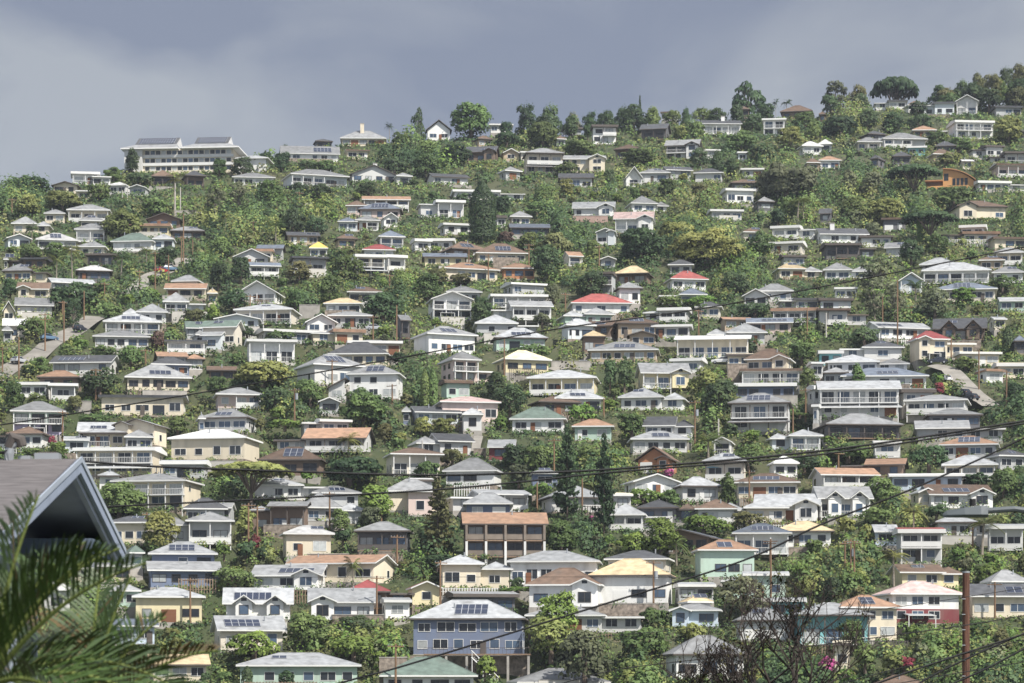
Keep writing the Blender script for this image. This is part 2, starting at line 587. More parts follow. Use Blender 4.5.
# trees that can be told apart in the photograph: tile, kind, x0 x1, top, foot (zoomed tile units), tone
TREES = """
A1 dome 30 255 463 562 d|low dark tree at the ridge's left end|
A1 dome 598 690 328 462 d
A1 dome 500 610 415 505 g
A1 dome 600 770 440 512 d
A1 dome 200 410 530 645 y|broad yellow-green tree under the white gables|
A1 dome 410 560 500 600 g
A1 dome 0 62 540 625 g
A1 dome 60 205 552 665 y
A1 palm 805 895 455 660 y
A1 open 810 872 318 440 d
A2 dome 345 425 303 342 d
A2 dome 120 250 370 470 d
A2 dome 240 340 345 425 d
A2 dome 330 425 345 455 d
A2 dome 20 120 370 480 g
A2 dome 450 560 385 450 d
A2 dome 540 650 385 455 g
A2 palm 880 922 203 282 d|lone fan palm on the skyline|
A2 dome 840 920 300 400 d
A2 dome 900 1000 250 365 g
A2 dome 850 1000 380 472 d
A2 open 0 120 520 680 p
A2 open 100 240 500 660 p
A2 dome 230 400 480 610 g
A2 dome 400 520 500 590 d
A2 dome 500 640 500 605 d
A2 dome 740 860 490 570 d
A3 open 0 80 138 245 d|dark tree left of the brown gable|
A3 dome 185 412 98 290 g|big round green tree on the skyline|
A3 tall 503 630 82 232 d|tall dark oval tree on the skyline|
A3 tall 628 748 80 218 d
A3 dome 750 850 128 222 p
A3 dome 830 935 130 225 d
A3 dome 398 548 245 335 d
A3 dome 555 735 193 335 g
A3 tall 843 892 203 295 d
A3 dome 738 930 285 380 g
A3 dome 0 150 290 402 g
A3 dome 140 310 300 430 d
A3 dome 0 152 362 472 g
A3 palm 345 405 388 455 y
A3 dome 690 845 395 475 g
A3 dome 940 1015 425 535 d
A3 dome 718 812 475 572 y
A3 dome 598 725 515 608 g
A3 dome 398 500 558 645 d
A3 dome 200 302 545 615 d
A3 dome 540 700 590 668 g
A3 dome 930 1000 150 215 d
A4 vase 535 765 -15 165 d|tall spreading tree on the skyline|
A3 dome 600 700 150 290 d
A3 dome 740 830 160 285 d
A3 dome 905 1015 130 240 d
A3 dome 425 515 190 275 d
A4 dome -10 100 100 205 d
A4 dome 225 330 135 225 g
A4 dome 440 560 130 215 d
A4 dome 555 640 110 210 d
A4 dome 690 790 105 205 d
A4 dome 860 1000 150 250 g
A5 dome 0 120 265 360 d
A5 dome 150 265 255 350 d
A5 dome 420 540 295 370 d
A4 pine 103 142 65 140 d|small pointed conifer on the skyline|
A4 dome 15 168 110 255 d
A4 dome 135 232 110 225 g
A4 dome 310 382 120 190 d
A4 dome 370 482 120 205 g
A4 palm 768 802 85 155 d
A4 palm 808 862 85 155 d
A4 dome 275 360 215 285 y
A4 dome 350 450 190 280 g
A4 dome 530 700 240 348 g
A4 dome 608 732 160 255 d
A4 dome 780 940 220 335 y
A4 dome 930 1010 195 290 g
A4 dome 360 468 325 425 d
A4 tall 460 540 325 475 d
A4 tall 530 605 370 485 d
A4 dome 640 800 300 400 d
A4 wide 640 1030 393 592 p|huge dusty grey-green spreading tree|
A4 dome 20 200 330 425 g
A4 dome 200 312 470 565 g
A4 dome 350 482 500 592 o
A4 palm 875 962 565 683 y
A4 dome 780 900 570 683 g
A5 vase 5 160 183 345 p
A5 dome 130 250 220 340 o
A5 umb 245 497 168 292 d|dark umbrella-shaped tree on the skyline|
A5 dome 515 662 195 305 d
A5 dome 630 760 165 290 d
A5 tall 720 830 138 310 o
A5 tall 790 905 145 330 o
A5 tall 865 965 108 310 d
A5 tall 930 1030 90 305 o
A5 dome 980 1100 100 300 o
A5 dome 570 700 250 335 g
A5 dome 690 820 190 320 d
A5 dome 560 690 215 320 o
A5 dome 830 930 170 320 g
A5 dome 920 1040 170 320 d
A5 dome 760 900 230 345 d
A5 dome 900 1020 230 330 o
A5 dome 170 300 328 442 d
A5 dome 295 430 345 442 d
A5 dome 420 560 358 432 d
A5 dome 0 212 355 475 d
A5 dome 510 642 438 515 g
A5 dome 840 1010 360 505 y
A5 dome 600 760 470 545 g
A5 dome 560 700 545 620 y
B5 umb 328 602 15 195 d|dark flat-topped tree beside the curved orange house|
B5 dome 80 250 170 300 g
B5 dome 220 422 170 312 y
B5 umb 398 685 243 400 d
B5 col 478 508 252 405 g|slim green cypress beside the flat-topped tree|
B5 dome 540 765 110 245 g
B5 dome 90 200 30 190 p
B5 dome 180 335 50 190 p
B5 dome 380 520 380 510 d
B5 dome 500 645 360 475 g
B5 open 180 400 480 690 p
B5 palm 420 525 575 690 g
B5 dome 208 312 298 365 p
B5 dome 640 770 610 690 b
B5 dome 820 970 560 640 g
B1 dome 485 705 132 305 y|round pale yellow-green tree above the green roof|
B1 palm 225 325 355 515 y
B1 palm 300 405 308 480 y
B1 palm 535 645 350 485 g
B1 palm 665 765 315 445 y
B1 palm 115 195 210 295 g
B1 dome 740 875 320 425 d
B1 dome 90 220 305 392 g
B1 dome 200 345 298 395 g
B1 dome 230 495 488 645 d
B1 open 310 405 590 690 d
B1 dome 488 602 595 675 g
B1 dome 660 840 80 175 g
B1 dome 910 1005 388 445 d
B1 dome 440 560 490 555 g
B1 dome 0 100 470 580 d
B2 dome 10 152 272 382 g
B2 dome 0 130 380 530 d
B2 dome 110 235 360 505 d
B2 dome 350 500 130 270 d
B2 dome 470 600 170 285 d
B2 palm 295 395 195 315 g
B2 palm 75 130 140 295 y
B2 palm 15 85 75 225 g
B2 dome 590 785 368 502 g
B2 dome 380 535 388 495 o
B2 dome 540 682 448 605 g
B2 dome 380 505 520 625 g
B2 dome 760 980 540 690 d
B2 dome 900 1005 415 575 g
B2 dome 640 765 320 385 o
B2 dome 0 72 590 690 b
B2 dome 60 225 530 645 d
B2 palm 635 705 330 405 g
B3 col 288 420 5 308 d|tall dark columnar pine|
B3 dome 590 755 295 495 d|dark blue-green rounded conifer|
B3 dome 510 640 250 340 y
B3 dome 620 805 250 355 o
B3 dome 413 515 243 312 r
B3 dome 783 972 443 575 d
B3 dome 298 402 560 690 d
B3 dome 650 745 488 605 p
B3 dome 688 752 200 272 d
B3 dome 768 875 212 305 g
B3 dome 0 165 440 605 g
B3 dome 70 200 420 505 o
B3 dome 180 310 445 505 o
B3 dome 405 490 70 152 d
B3 dome 840 950 280 400 g
B4 dome 0 255 218 402 d
B4 dome 200 435 188 335 y
B4 wide 250 645 228 425 y|huge yellow-green spreading tree|
B4 dome 630 785 240 375 g
B4 dome 500 665 443 555 d
B4 dome 580 785 588 675 d
B4 dome 640 765 363 425 p
B4 dome 200 350 560 615 g
B4 dome 330 505 558 615 b
B4 dome 740 850 130 225 d
B4 palm 830 950 75 205 y
B4 palm 385 455 590 690 g
B4 dome 560 645 408 465 g
C1 dome 380 592 325 455 d
C1 dome 440 580 215 325 g
C1 dome 560 715 215 325 g
C1 dome 0 130 375 555 g
C1 dome 110 252 450 560 g
C1 dome 80 262 80 205 g
C1 dome 140 262 265 355 g
C1 open 310 405 10 135 d
C1 dome 340 442 183 245 b
C1 dome 725 805 138 235 r|dark red-leaved tree beside the big white house|
C1 dome 888 1005 35 105 o
C1 dome 350 560 552 610 g
C1 dome 800 930 560 640 g
C2 dome 638 908 422 615 g|big round tree below the tall white house|
C2 wide 120 445 283 425 y|broad olive tree with spreading crown|
C2 dome 240 445 420 535 d
C2 dome 430 595 380 530 g
C2 dome 0 112 360 465 g
C2 dome 250 465 148 195 g
C2 dome 300 480 575 690 b
C2 dome 888 1005 250 305 d
C2 dome 830 925 590 690 o
C2 dome 150 260 120 185 d
C3 col 50 95 335 515 g|pair of dark green cypress columns|
C3 col 88 135 330 512 g
C3 dome 350 480 338 470 d
C3 dome 400 575 390 585 d
C3 dome 750 932 500 605 b
C3 dome 938 1015 258 435 d
C3 dome 288 400 0 135 d
C3 dome 480 705 210 305 g
C3 dome 0 110 560 655 y
C3 dome 90 225 565 655 y
C3 dome 590 700 60 145 p
C4 dome 0 92 260 435 d
C4 dome 560 715 173 265 d
C4 dome 335 530 328 480 y
C4 dome 400 615 378 565 d
C4 dome 0 165 538 690 g
C4 dome 700 855 530 640 d
C4 dome 820 985 545 645 g
C4 dome 835 985 198 305 g
C4 dome 895 985 320 395 g
C4 dome 520 612 598 660 d
C5 dome 133 308 222 315 d
C5 open 215 330 0 200 p
C5 open 310 430 20 200 p
C5 col 895 948 220 345 d
C5 dome 888 1010 478 605 d
C5 dome 645 785 368 445 g
C5 dome 285 352 512 592 g
C5 dome 145 225 385 445 g
C5 dome 480 650 30 190 p
D1 wide 430 735 285 475 g|wide bright green tree right of the near gable|
D1 dome 680 892 418 585 y
D1 dome 690 822 558 645 g
D1 dome 230 335 100 185 b
D1 dome 100 222 133 170 g
D1 palm 730 830 135 230 y
D2 umb 5 445 193 400 y|wide yellow-green umbrella tree|
D2 dome 528 882 162 325 d|broad dark tree beside the panelled brown roof|
D2 dome 748 935 298 485 b
D2 dome 138 252 400 585 y
D2 dome 458 535 288 355 b
D2 dome 600 722 418 555 g
D2 dome 740 872 410 510 p
D2 palm 640 760 50 180 y
D3 pine 698 835 15 500 d|taller ragged Norfolk pine|
D3 pine 885 1010 55 560 d|right-hand ragged Norfolk pine|
D3 pine 55 215 268 650 o|shaggy conifer left of the brown balcony house|
D3 dome 430 580 110 228 d
D3 dome 550 705 110 235 g
D3 dome 0 162 193 295 g
D3 dome 240 425 248 345 g
D3 dome 128 285 128 215 o
D3 dome 630 845 478 650 g
D3 dome 540 705 300 405 b
D3 dome 468 592 203 305 p
D3 dome 800 930 105 220 g
D4 tall 500 602 243 402 g
D4 dome 830 1015 168 315 d
D4 dome 560 740 118 255 g
D4 dome 40 245 323 425 b
D4 dome 190 335 328 425 g
D4 dome 120 330 450 555 b
D4 dome 300 565 445 555 b
D4 dome 0 205 538 650 b
D4 dome 540 755 440 525 o
D4 palm 375 535 55 195 g
D4 palm 235 365 555 690 g
D5 dome 200 405 318 475 g
D5 dome 430 642 158 315 d
D5 dome 0 282 148 285 g
D5 dome 680 850 300 425 d
D5 dome 820 985 270 425 g
D5 palm 395 525 445 690 y|tall coconut palm above the narrow yellow-green house|
D5 palm 705 885 508 690 y|coconut palm under the street lamp|
D5 dome 190 365 468 575 g
D5 dome 500 645 450 585 d
D5 dome 950 1010 270 350 d
E2 dome 10 275 103 215 g
E2 dome 95 385 418 568 b|bright round tree above the pale green house|
E2 dome 368 625 328 510 g
E2 dome 588 862 438 600 b
E2 dome 620 865 345 445 d
E2 col 178 232 598 700 d
E2 col 358 435 618 700 d
E2 col 85 142 628 700 d
E2 palm 675 770 55 185 y
E3 dome 0 275 48 235 d|round dark tree left of the wide white house|
E3 dome 418 640 208 345 b
E3 dome 600 845 230 345 b
E3 dome 535 845 353 565 y|bright yellow-green tree right of the blue house|
E3 dome 690 1015 408 670 p|shaggy grey-green tree beside the bright yellow-green one|
E3 dome 478 565 158 225 d
E4 dome 498 755 153 355 p
E4 dome 0 305 398 570 g
E4 dome 98 282 308 405 g
E4 dome 300 480 380 480 y
E5 palm 285 445 15 215 y
E5 dome 85 235 348 480 g
E5 dome 0 135 150 285 d
E5 dome 165 285 468 605 g
E5 dome 738 905 88 205 b
E5 dome 700 860 360 500 g
E5 dome 820 965 400 600 o
"""
POLES = """
B1 855 15 160 w|B1 880 35 160 w|B1 597 50 110 w|B1 622 45 135 w|B1 895 165 435 b|B1 940 290 380 b|B1 885 275 435 b|B1 757 350 550 b|B1 822 365 500 b|B1 58 90 200 b|B1 410 540 690 b|B1 305 590 690 b|B1 510 500 590 b|B1 680 440 560 b
A2 405 575 650 x|A2 460 545 650 b|B2 350 115 170 x|B2 235 200 290 b|B2 900 470 530 b|B2 220 560 690 b
B3 287 330 470 b|B3 382 360 490 b|B3 580 312 470 x|B3 923 320 440 b|B3 758 550 640 b
C1 220 65 255 x|C1 312 5 225 b|C1 92 180 390 b|C1 467 335 465 x|C1 12 230 370 b|C1 305 540 660 b|C1 710 255 310 b|C1 795 150 250 b
C2 437 430 590 t|C2 913 410 510 b|C2 935 25 205 b|C2 820 75 190 b|C2 620 290 400 b
C3 460 190 355 b|C3 945 480 590 b
C4 390 490 650 t|C4 440 480 560 b|C4 868 530 640 b|C4 930 430 570 b|C4 408 45 170 b|C4 938 40 200 b|C4 505 600 660 w
C5 310 80 205 b|C5 383 0 310 b|C5 450 130 195 b|C5 35 160 290 w|C5 780 340 540 b|C5 915 440 610 b|C5 645 280 370 b
D1 648 350 420 b|D1 717 450 570 t|D2 608 350 540 b|D2 830 355 490 b|D2 860 370 495 b|D2 212 405 630 b|D2 255 420 570 b|D2 937 560 690 b
D3 60 100 190 w|D3 620 305 440 b|D3 840 285 440 b|D3 703 90 240 b|D4 655 245 385 b|D4 757 610 683 b|D5 95 205 280 b|D5 405 590 690 b|D5 750 570 690 t
E5 127 -10 165 b|E5 155 -20 210 t|E5 172 -10 225 b|E5 858 190 360 b|E3 148 85 305 b|E2 838 160 360 b|E2 930 490 690 b|E1 928 170 400 b|E4 188 85 315 t|E4 760 -20 275 b
"""
# ------------------------------------------------------------------ house catalogue
HS = []
def parse_houses():
    for ln in HOUSES.strip().splitlines():
        ln = ln.strip()
        if not ln: continue
        a = ln.split('|'); t = a[0].split()
        h = dict(t=t[0], roof=t[6], rc=t[7], wc=t[8], opt=t[9:], land=a[1].strip() if len(a) > 1 and a[1].strip() else None)
        ox, oy = TILE[t[0]]; q = [float(x) for x in t[1:6]]
        h['x0'] = ox + q[0] / ZM; h['x1'] = ox + q[1] / ZM
        h['yt'], h['ye'], h['yb'] = (oy + v / ZM for v in q[2:5])
        if not h['land']: c = (h['x0'] + h['x1']) / 2; k = (h['x1'] - h['x0']) * .545; h['x0'], h['x1'] = c - k, c + k
        h['i'] = len(HS); HS.append(h)
def opt(h, p):
    for o in h['opt']:
        if o.startswith(p) and len(o) > len(p): return o[len(p):]
def solve(h):
    rs = random.Random(1000 + h['i'])
    yb = h['yb']
    for _ in range(6):
        Y = Yrow(yb); s = F / Y
        hh = (yb - h['ye']) / s
        if hh < 2.5: yb = h['ye'] + 2.55 * s
    h['yb2'] = yb; h['s'] = s; h['hh'] = max(2.5, hh); h['n'] = max(1, round(h['hh'] / 3.0))
    W = (h['x1'] - h['x0']) / s
    dp = min(11, max(5.0, .62 * W))
    y = None
    for o in h['opt']:
        if o[0] == 'y' and (o[1:].lstrip('+-').isdigit()): y = float(o[1:])
    cx = (h['x0'] + h['x1']) / 2
    if y is None: y = rs.gauss(8, 7) if cx < 600 else rs.gauss(-2, 8)
    a = R(y)
    while (W - (dp + 1.6) * abs(math.sin(a))) / math.cos(a) < .5 * W: a *= .8
    h['a'] = a; h['of'] = 1.6 if 'b' in h['opt'] else .8
    h['os'] = .65 if W > 7 else .35
    if 'D' in h['opt']: h['fd'] = 7.0
    we = (W - (dp + h['of'] + .7) * abs(math.sin(a))) / math.cos(a)
    h['w'] = we - 2 * h['os']; h['d'] = dp
    X = (cx - 512) / F * Y
    off = Vector((math.sin(a) * dp / 2, 0)) 
    h['X'] = X + off.x; h['Y'] = Y; h['z'] = T(X, Y)
    # keep the wall foot on its row of the picture after the terrain's own bumps
    h['z'] = (YH - yb) / F * Y
    hs = (dp / 2 + .7) if h['roof'] in 'HS' else 0
    Ya = Y + (dp / 2 if h['roof'] in 'HS' else -.5)
    za = (YH - h['yt']) / F * Ya; ze = h['z'] + h['hh'] + .2
    rise = za - ze
    if h['roof'] == 'H': rise = min(max(rise, .9), .62 * (min(dp, we) / 2 + .6))
    elif h['roof'] == 'S': rise = min(max(rise, .9), .6 * (dp / 2 + .7))
    elif h['roof'] == 'G': rise = min(max(rise, .8), (1.7 if we < 9 else .75) * we / 2)
    else: rise = min(max((h['ye'] - h['yt']) / s * .55, .28), .7)
    h['rise'] = rise; h['rs'] = rs; h['area'] = (h['x1'] - h['x0']) * (h['yb'] - h['yt'])
    h['cx'] = cx; h['cy'] = (h['yt'] + h['yb']) / 2
def footprint_local(h, X, Y):
    dx = X - h['X']; dy = Y - h['Y']; c, s = math.cos(h['a']), math.sin(h['a'])
    return dx * c + dy * s, -dx * s + dy * c     # house axes: x along the front, y into the hill
def fp_dist(h, X, Y, m=0.):
    lx, ly = footprint_local(h, X, Y)
    ex = np.abs(lx) - (h['w'] / 2 + h['os'] + m); ey = np.maximum(-(h.get('fd', h['of']) + m) - ly, ly - (h['d'] + .7 + m))
    return np.maximum(ex, ey)                    # negative inside

# ------------------------------------------------------------------ house geometry
WIN = {}
def win_mesh(w, hgt, glass, frame, split):
    k = (round(w * 5), round(hgt * 5), glass, frame, split)
    if k in WIN: return WIN[k]
    w = k[0] / 5; hgt = k[1] / 5
    f = MB(); t = .07
    f.box(-w/2, w/2, -.07, -.004, -t, 0, frame); f.box(-w/2, w/2, -.07, -.004, hgt, hgt + t, frame)
    f.box(-w/2 - t, -w/2, -.07, -.004, -t, hgt + t, frame); f.box(w/2, w/2 + t, -.07, -.004, -t, hgt + t, frame)
    n = max(1, round(w / 1.1))
    for i in range(1, n): x = -w/2 + w * i / n; f.box(x - .035, x + .035, -.06, -.004, 0, hgt, frame)
    g = MB() if split else f
    g.box(-w/2 + .002, w/2 - .002, -.03, -.006, .002, hgt - .002, glass)
    WIN[k] = (f.mesh('window'), g.mesh('pane') if split else None)
    return WIN[k]
def add_window(root, x, y, z, w, hgt, rot, glass, frame, split):
    a, b = win_mesh(w, hgt, glass, frame, split)
    o = link('window', a, root, (x, y, z)); o.rotation_euler = (0, 0, rot)
    if b is not None: link('pane', b, o)
    return o
def gable(mb, hs, l0, l1, z, rise, t, rm, tm, axis='y', x0=0., hs2=None):
    """two roof slabs whose ridge runs along the axis; hs = half span, l0..l1 along the ridge"""
    A, B, C = (-hs, z), (0, z + rise), (hs, z)
    def P(p, l): return (x0 + p[0], l, p[1]) if axis == 'y' else (l, x0 + p[0], p[1])
    d = lambda p: (p[0], p[1] - t)
    for a, b in ((A, B), (B, C)):
        q = [P(a, l0), P(b, l0), P(b, l1), P(a, l1)]
        mb.poly(q, rm); mb.poly([P(d(a), l1), P(d(b), l1), P(d(b), l0), P(d(a), l0)], tm)
        mb.poly([P(d(a), l0), P(d(b), l0), P(b, l0), P(a, l0)], tm); mb.poly([P(a, l1), P(b, l1), P(d(b), l1), P(d(a), l1)], tm)
    for a in (A, C): mb.poly([P(d(a), l0), P(a, l0), P(a, l1), P(d(a), l1)], tm)
def hip(mb, x0, x1, y0, y1, z, t, rise, rm, tm):
    w, d = x1 - x0, y1 - y0
    c = [(x0, y0), (x1, y0), (x1, y1), (x0, y1)]
    mb.poly([(p[0], p[1], z) for p in c][::-1], tm)
    for i in range(4):
        a, b = c[i], c[(i + 1) % 4]
        mb.poly([(*a, z), (*b, z), (*b, z + t), (*a, z + t)], tm)
    zt = z + t
    if w >= d:
        k = min(d / 2, w * .42); ym = (y0 + y1) / 2; a, b = (x0 + k, ym, zt + rise), (x1 - k, ym, zt + rise)
        mb.poly([(x0, y0, zt), (x1, y0, zt), b, a], rm); mb.poly([(x1, y1, zt), (x0, y1, zt), a, b], rm)
        mb.poly([(x0, y1, zt), (x0, y0, zt), a], rm); mb.poly([(x1, y0, zt), (x1, y1, zt), b], rm)
        mb.tube([a, b], .09, rm, 4)
        for p, q in ((a, (x0, y0)), (a, (x0, y1)), (b, (x1, y0)), (b, (x1, y1))): mb.tube([p, (*q, zt)], .07, rm, 4)
    else:
        k = min(w / 2, d * .42); xm = (x0 + x1) / 2; a, b = (xm, y0 + k, zt + rise), (xm, y1 - k, zt + rise)
        mb.poly([(x0, y1, zt), (x0, y0, zt), a, b], rm); mb.poly([(x1, y0, zt), (x1, y1, zt), b, a], rm)
        mb.poly([(x0, y0, zt), (x1, y0, zt), a], rm); mb.poly([(x1, y1, zt), (x0, y1, zt), b], rm)
        for p, q in ((a, (x0, y0)), (b, (x0, y1)), (a, (x1, y0)), (b, (x1, y1))): mb.tube([p, (*q, zt)], .07, rm, 4)
def solar(root, o, u, v, nu, nv):
    """a panel array: origin, edge vectors along and up the slope, columns and rows"""
    n = u.cross(v).normalized(); mb = MB()
    q = lambda a, b, h: o + u * a + v * b + n * h
    mb.poly([q(0, 0, .13), q(1, 0, .13), q(1, 1, .13), q(0, 1, .13)], 'solar_grid')
    for c in ((0,0,1,0),(1,0,1,1),(1,1,0,1),(0,1,0,0)): mb.poly([q(c[0],c[1],.02), q(c[2],c[3],.02), q(c[2],c[3],.13), q(c[0],c[1],.13)], 'solar_grid')
    gu, gv = .05 / max(u.length, .1), .05 / max(v.length, .1)
    for i in range(nu):
        for j in range(nv):
            a0, a1 = i / nu + gu, (i + 1) / nu - gu; b0, b1 = j / nv + gv, (j + 1) / nv - gv
            mb.poly([q(a0, b0, .14), q(a1, b0, .14), q(a1, b1, .14), q(a0, b1, .14)], 'solar')
    mb.build('solar_panel', root)
def rt0(h): return h['roof']
def w2_(h): return opt(h, 'w2')
def build_house(h):
    rs, w, d, H, n, of, osd = h['rs'], h['w'], h['d'], h['hh'], h['n'], h['of'], h['os']
    O = h['opt']; rm, wm = roofm(h['rc']), wallm(h['wc'], rs.choice([0, 0, 1, 2, 2, 3]) if not h['land'] else 0); z0 = 0.
    near = h['s'] > 5.6
    dark_trim = h['wc'] in 'db' or rs.random() < .18
    tm = 'trim_dark' if dark_trim else 'trim_white'
    fr = 'trim_dark' if (h['wc'] in 'db' or rs.random() < .3) else 'trim_white'
    wing = None; xo = 0.
    if w > 8.5 and not h['land'] and not any(o in O for o in ('gl', 'gr', 'gc', 'D', 'P', 'p')) and rt0(h) in 'HFS' and not w2_(h) and rs.random() < .55:
        sd = rs.choice((-1, 1)); k = rs.uniform(.56, .70); wm_, ww_ = w * k, w * (1 - k); xo = -sd * (w - wm_) / 2; wing = (sd, ww_ , wm_); w = wm_
    root = empty('house', (h['X'] + xo * math.cos(h['a']), h['Y'] + xo * math.sin(h['a']), h['z']), h['a'], cat='house', group='houses on the hillside'); h['root'] = root
    sh = H / n
    w2 = opt(h, 'w2')
    # walls
    mb = MB(); zs = sh * (n - 1) if (w2 and n > 1) else 0
    mb.box(-w/2, w/2, 0, d, zs, H + .06, wm)
    sgab = 'S' == h['roof'] or 'gc' in O
    rise = h['rise']
    hs = w / 2 + osd
    if h['roof'] == 'G':
        k = (w / 2 - .05) / hs
        for y0, y1 in ((.001, .2), (d - .2, d - .001)):
            mb.poly([(-w/2 + .05, y0, H + .05), (w/2 - .05, y0, H + .05), (0, y0, H + .05 + rise * k)], wm)
            mb.poly([(w/2 - .05, y1, H + .05), (-w/2 + .05, y1, H + .05), (0, y1, H + .05 + rise * k)], wm)
    if h['roof'] == 'S':
        ym = (d + .7 - of) / 2; k = .93
        for x in (-w/2 + .002, w/2 - .002):
            mb.poly([(x, 0, H + .05), (x, ym, H + rise * .97), (x, d, H + .05)][::(1 if x < 0 else -1)], wm)
    if h['roof'] == 'D':
        mb.poly([(-w/2, -.001, H), (w/2, -.001, H), (w/2, -.001, H + rise * 3)], wm)
    mb.build('wall', root)
    if w2 and n > 1:
        m2 = MB(); m2.box(-w/2 - .06, w/2 + .06, -.06, d + .06, 0, zs, wallm(w2)); o = m2.build('lower_wall', root)
        o['label'] = WALLN[w2] + ' lower storey wall'
    fb = MB(); fb.box(-w/2 - .09, w/2 + .09, -.09, d + .05, -4.5, -.002, 'stone' if rs.random() < .25 else 'concrete'); fb.build('foundation', root)
    # roof
    rb = MB(); rt = h['roof']; ex, ey0, ey1 = w/2 + osd, -of, d + .7
    slope = None
    if rt == 'H':
        t = .24; hip(rb, -ex, ex, ey0, ey1, H - .02, t, rise, rm, tm)
        half = (ey1 - ey0) / 2 if 2*ex >= ey1 - ey0 else None
        if half: slope = (Vector((0, ey0, H + .22)), Vector((0, half, rise)))
        else: slope = (Vector((0, ey0, H + .22)), Vector((0, ex, rise)))
    elif rt == 'G':
        gable(rb, ex, -.9 if 'b' not in O else -1.6, d + .7, H, rise, .22, rm, tm)
        slope = None
    elif rt == 'S':
        gable(rb, (ey1 - ey0) / 2, -ex, ex, H, rise, .22, rm, tm, axis='x', x0=(ey0 + ey1) / 2)
        slope = (Vector((0, ey0, H + .0)), Vector((0, (ey1 - ey0) / 2, rise)))
    elif rt == 'D':
        rb.poly([(-ex, ey0, H + .1), (ex, ey0, H + rise * 3 + .1), (ex, ey1, H + rise * 3 + .1), (-ex, ey1, H + .1)], rm)
        rb.poly([(-ex, ey0, H - .12), (-ex, ey1, H - .12), (ex, ey1, H + rise * 3 - .12), (ex, ey0, H + rise * 3 - .12)], tm)
        rb.poly([(-ex, ey0, H - .12), (ex, ey0, H + rise * 3 - .12), (ex, ey0, H + rise * 3 + .1), (-ex, ey0, H + .1)], tm)
        rb.poly([(ex, ey0, H + rise*3 - .12), (ex, ey1, H + rise*3 - .12), (ex, ey1, H + rise*3 + .1), (ex, ey0, H + rise*3 + .1)], tm)
        rb.poly([(-ex, ey0, H - .12), (-ex, ey0, H + .1), (-ex, ey1, H + .1), (-ex, ey1, H - .12)], tm)
    else:
        zt = H + rise; up = .35 + .03 * d
        c = [(-ex, ey0), (ex, ey0), (ex, ey1), (-ex, ey1)]
        rb.poly([(*p, H - .02) for p in c][::-1], tm)
        for i in range(4): rb.poly([(*c[i], H - .02), (*c[(i+1) % 4], H - .02), (*c[(i+1) % 4], zt), (*c[i], zt)], rm if h['rc'] in 'tbmd' else tm)
        ym = (ey0 + ey1) / 2
        rb.poly([(-ex, ey0, zt), (ex, ey0, zt), (ex, ym, zt + up), (-ex, ym, zt + up)], rm)
        rb.poly([(-ex, ym, zt + up), (ex, ym, zt + up), (ex, ey1, zt), (-ex, ey1, zt)], rm)
        for x in (-ex, ex): rb.poly([(x, ey0, zt), (x, ym, zt + up), (x, ey1, zt)][::(1 if x < 0 else -1)], tm)
        slope = (Vector((0, ey0, zt)), Vector((0, ym - ey0, up)))
    ro = rb.build('roof', root)
    if wing:
        sd, ww, wm_ = wing; set_ = rs.uniform(.6, 2.0); dw = max(3.5, d - set_ - rs.uniform(0, 1.5)); Hw = H - rs.uniform(.5, 1.1) if n == 1 else H - sh * rs.choice([.35, 1.0]); Hw = max(2.2, Hw)
        xa, xb = sorted((sd * (w / 2 + .004), sd * (w / 2 + ww + .3))); wb = MB(); wb.box(xa, xb, set_, set_ + dw, 0, Hw + .05, wm); wb.build('side_wing', root)
        fb = MB(); fb.box(xa - .05, xb + .05, set_ - .05, set_ + dw, -4.5, -.004, 'concrete'); fb.build('foundation', root)
        wr = MB(); xr0, xr1 = (xa + .02, xb + osd) if sd > 0 else (xa - osd, xb - .02)
        r2m = roofm(rs.choice([h['rc'], h['rc'], 'g', 'l']))
        if rs.random() < .5: hip(wr, xr0, xr1, set_ - .7, set_ + dw + .5, Hw - .02, .2, min(1.5, rise * .8), r2m, tm)
        else:
            wr.box(xr0, xr1, set_ - .9, set_ + dw + .4, Hw - .02, Hw + .26, tm); wr.box(xr0 + .1, xr1 - .1, set_ - .8, set_ + dw + .3, Hw + .261, Hw + .30, r2m)
        wr.build('wing_roof', root)
        for r in range(max(1, round(Hw / 3.0))):
            for q in range(max(1, round(ww / 3.2))):
                add_window(root, xa + (xb - xa) * (q + .5) / max(1, round(ww / 3.2)), set_, r * sh + .9, min(1.8, ww * .5), min(1.2, sh * .45), 0, rs.choice(['glass_dark', 'glass_dark', 'glass_sky_tint', 'glass_curtain']), fr, near)
    # a lean-to shelter or awning in front of the lower floor
    if rs.random() < .22 and w > 6 and n >= 2 and 'k' not in O and 'D' not in O:
        lw = w * rs.uniform(.3, .5); x = rs.uniform(-.2, .2) * w; lb = MB(); zt = sh - .75
        lb.poly([(x - lw/2, -2.9, zt - .35), (x + lw/2, -2.9, zt - .35), (x + lw/2, -.02, zt), (x - lw/2, -.02, zt)], roofm('l')); lb.poly([(x - lw/2, -2.9, zt - .43), (x - lw/2, -.02, zt - .08), (x + lw/2, -.02, zt - .08), (x + lw/2, -2.9, zt - .43)], tm)
        lb.poly([(x - lw/2, -2.9, zt - .43), (x + lw/2, -2.9, zt - .43), (x + lw/2, -2.9, zt - .35), (x - lw/2, -2.9, zt - .35)], tm)
        for q in (x - lw/2 + .1, x + lw/2 - .1): lb.box(q - .06, q + .06, -2.85, -2.73, -2.5, zt - .36, tm)
        lb.build('lean_to_roof', root)
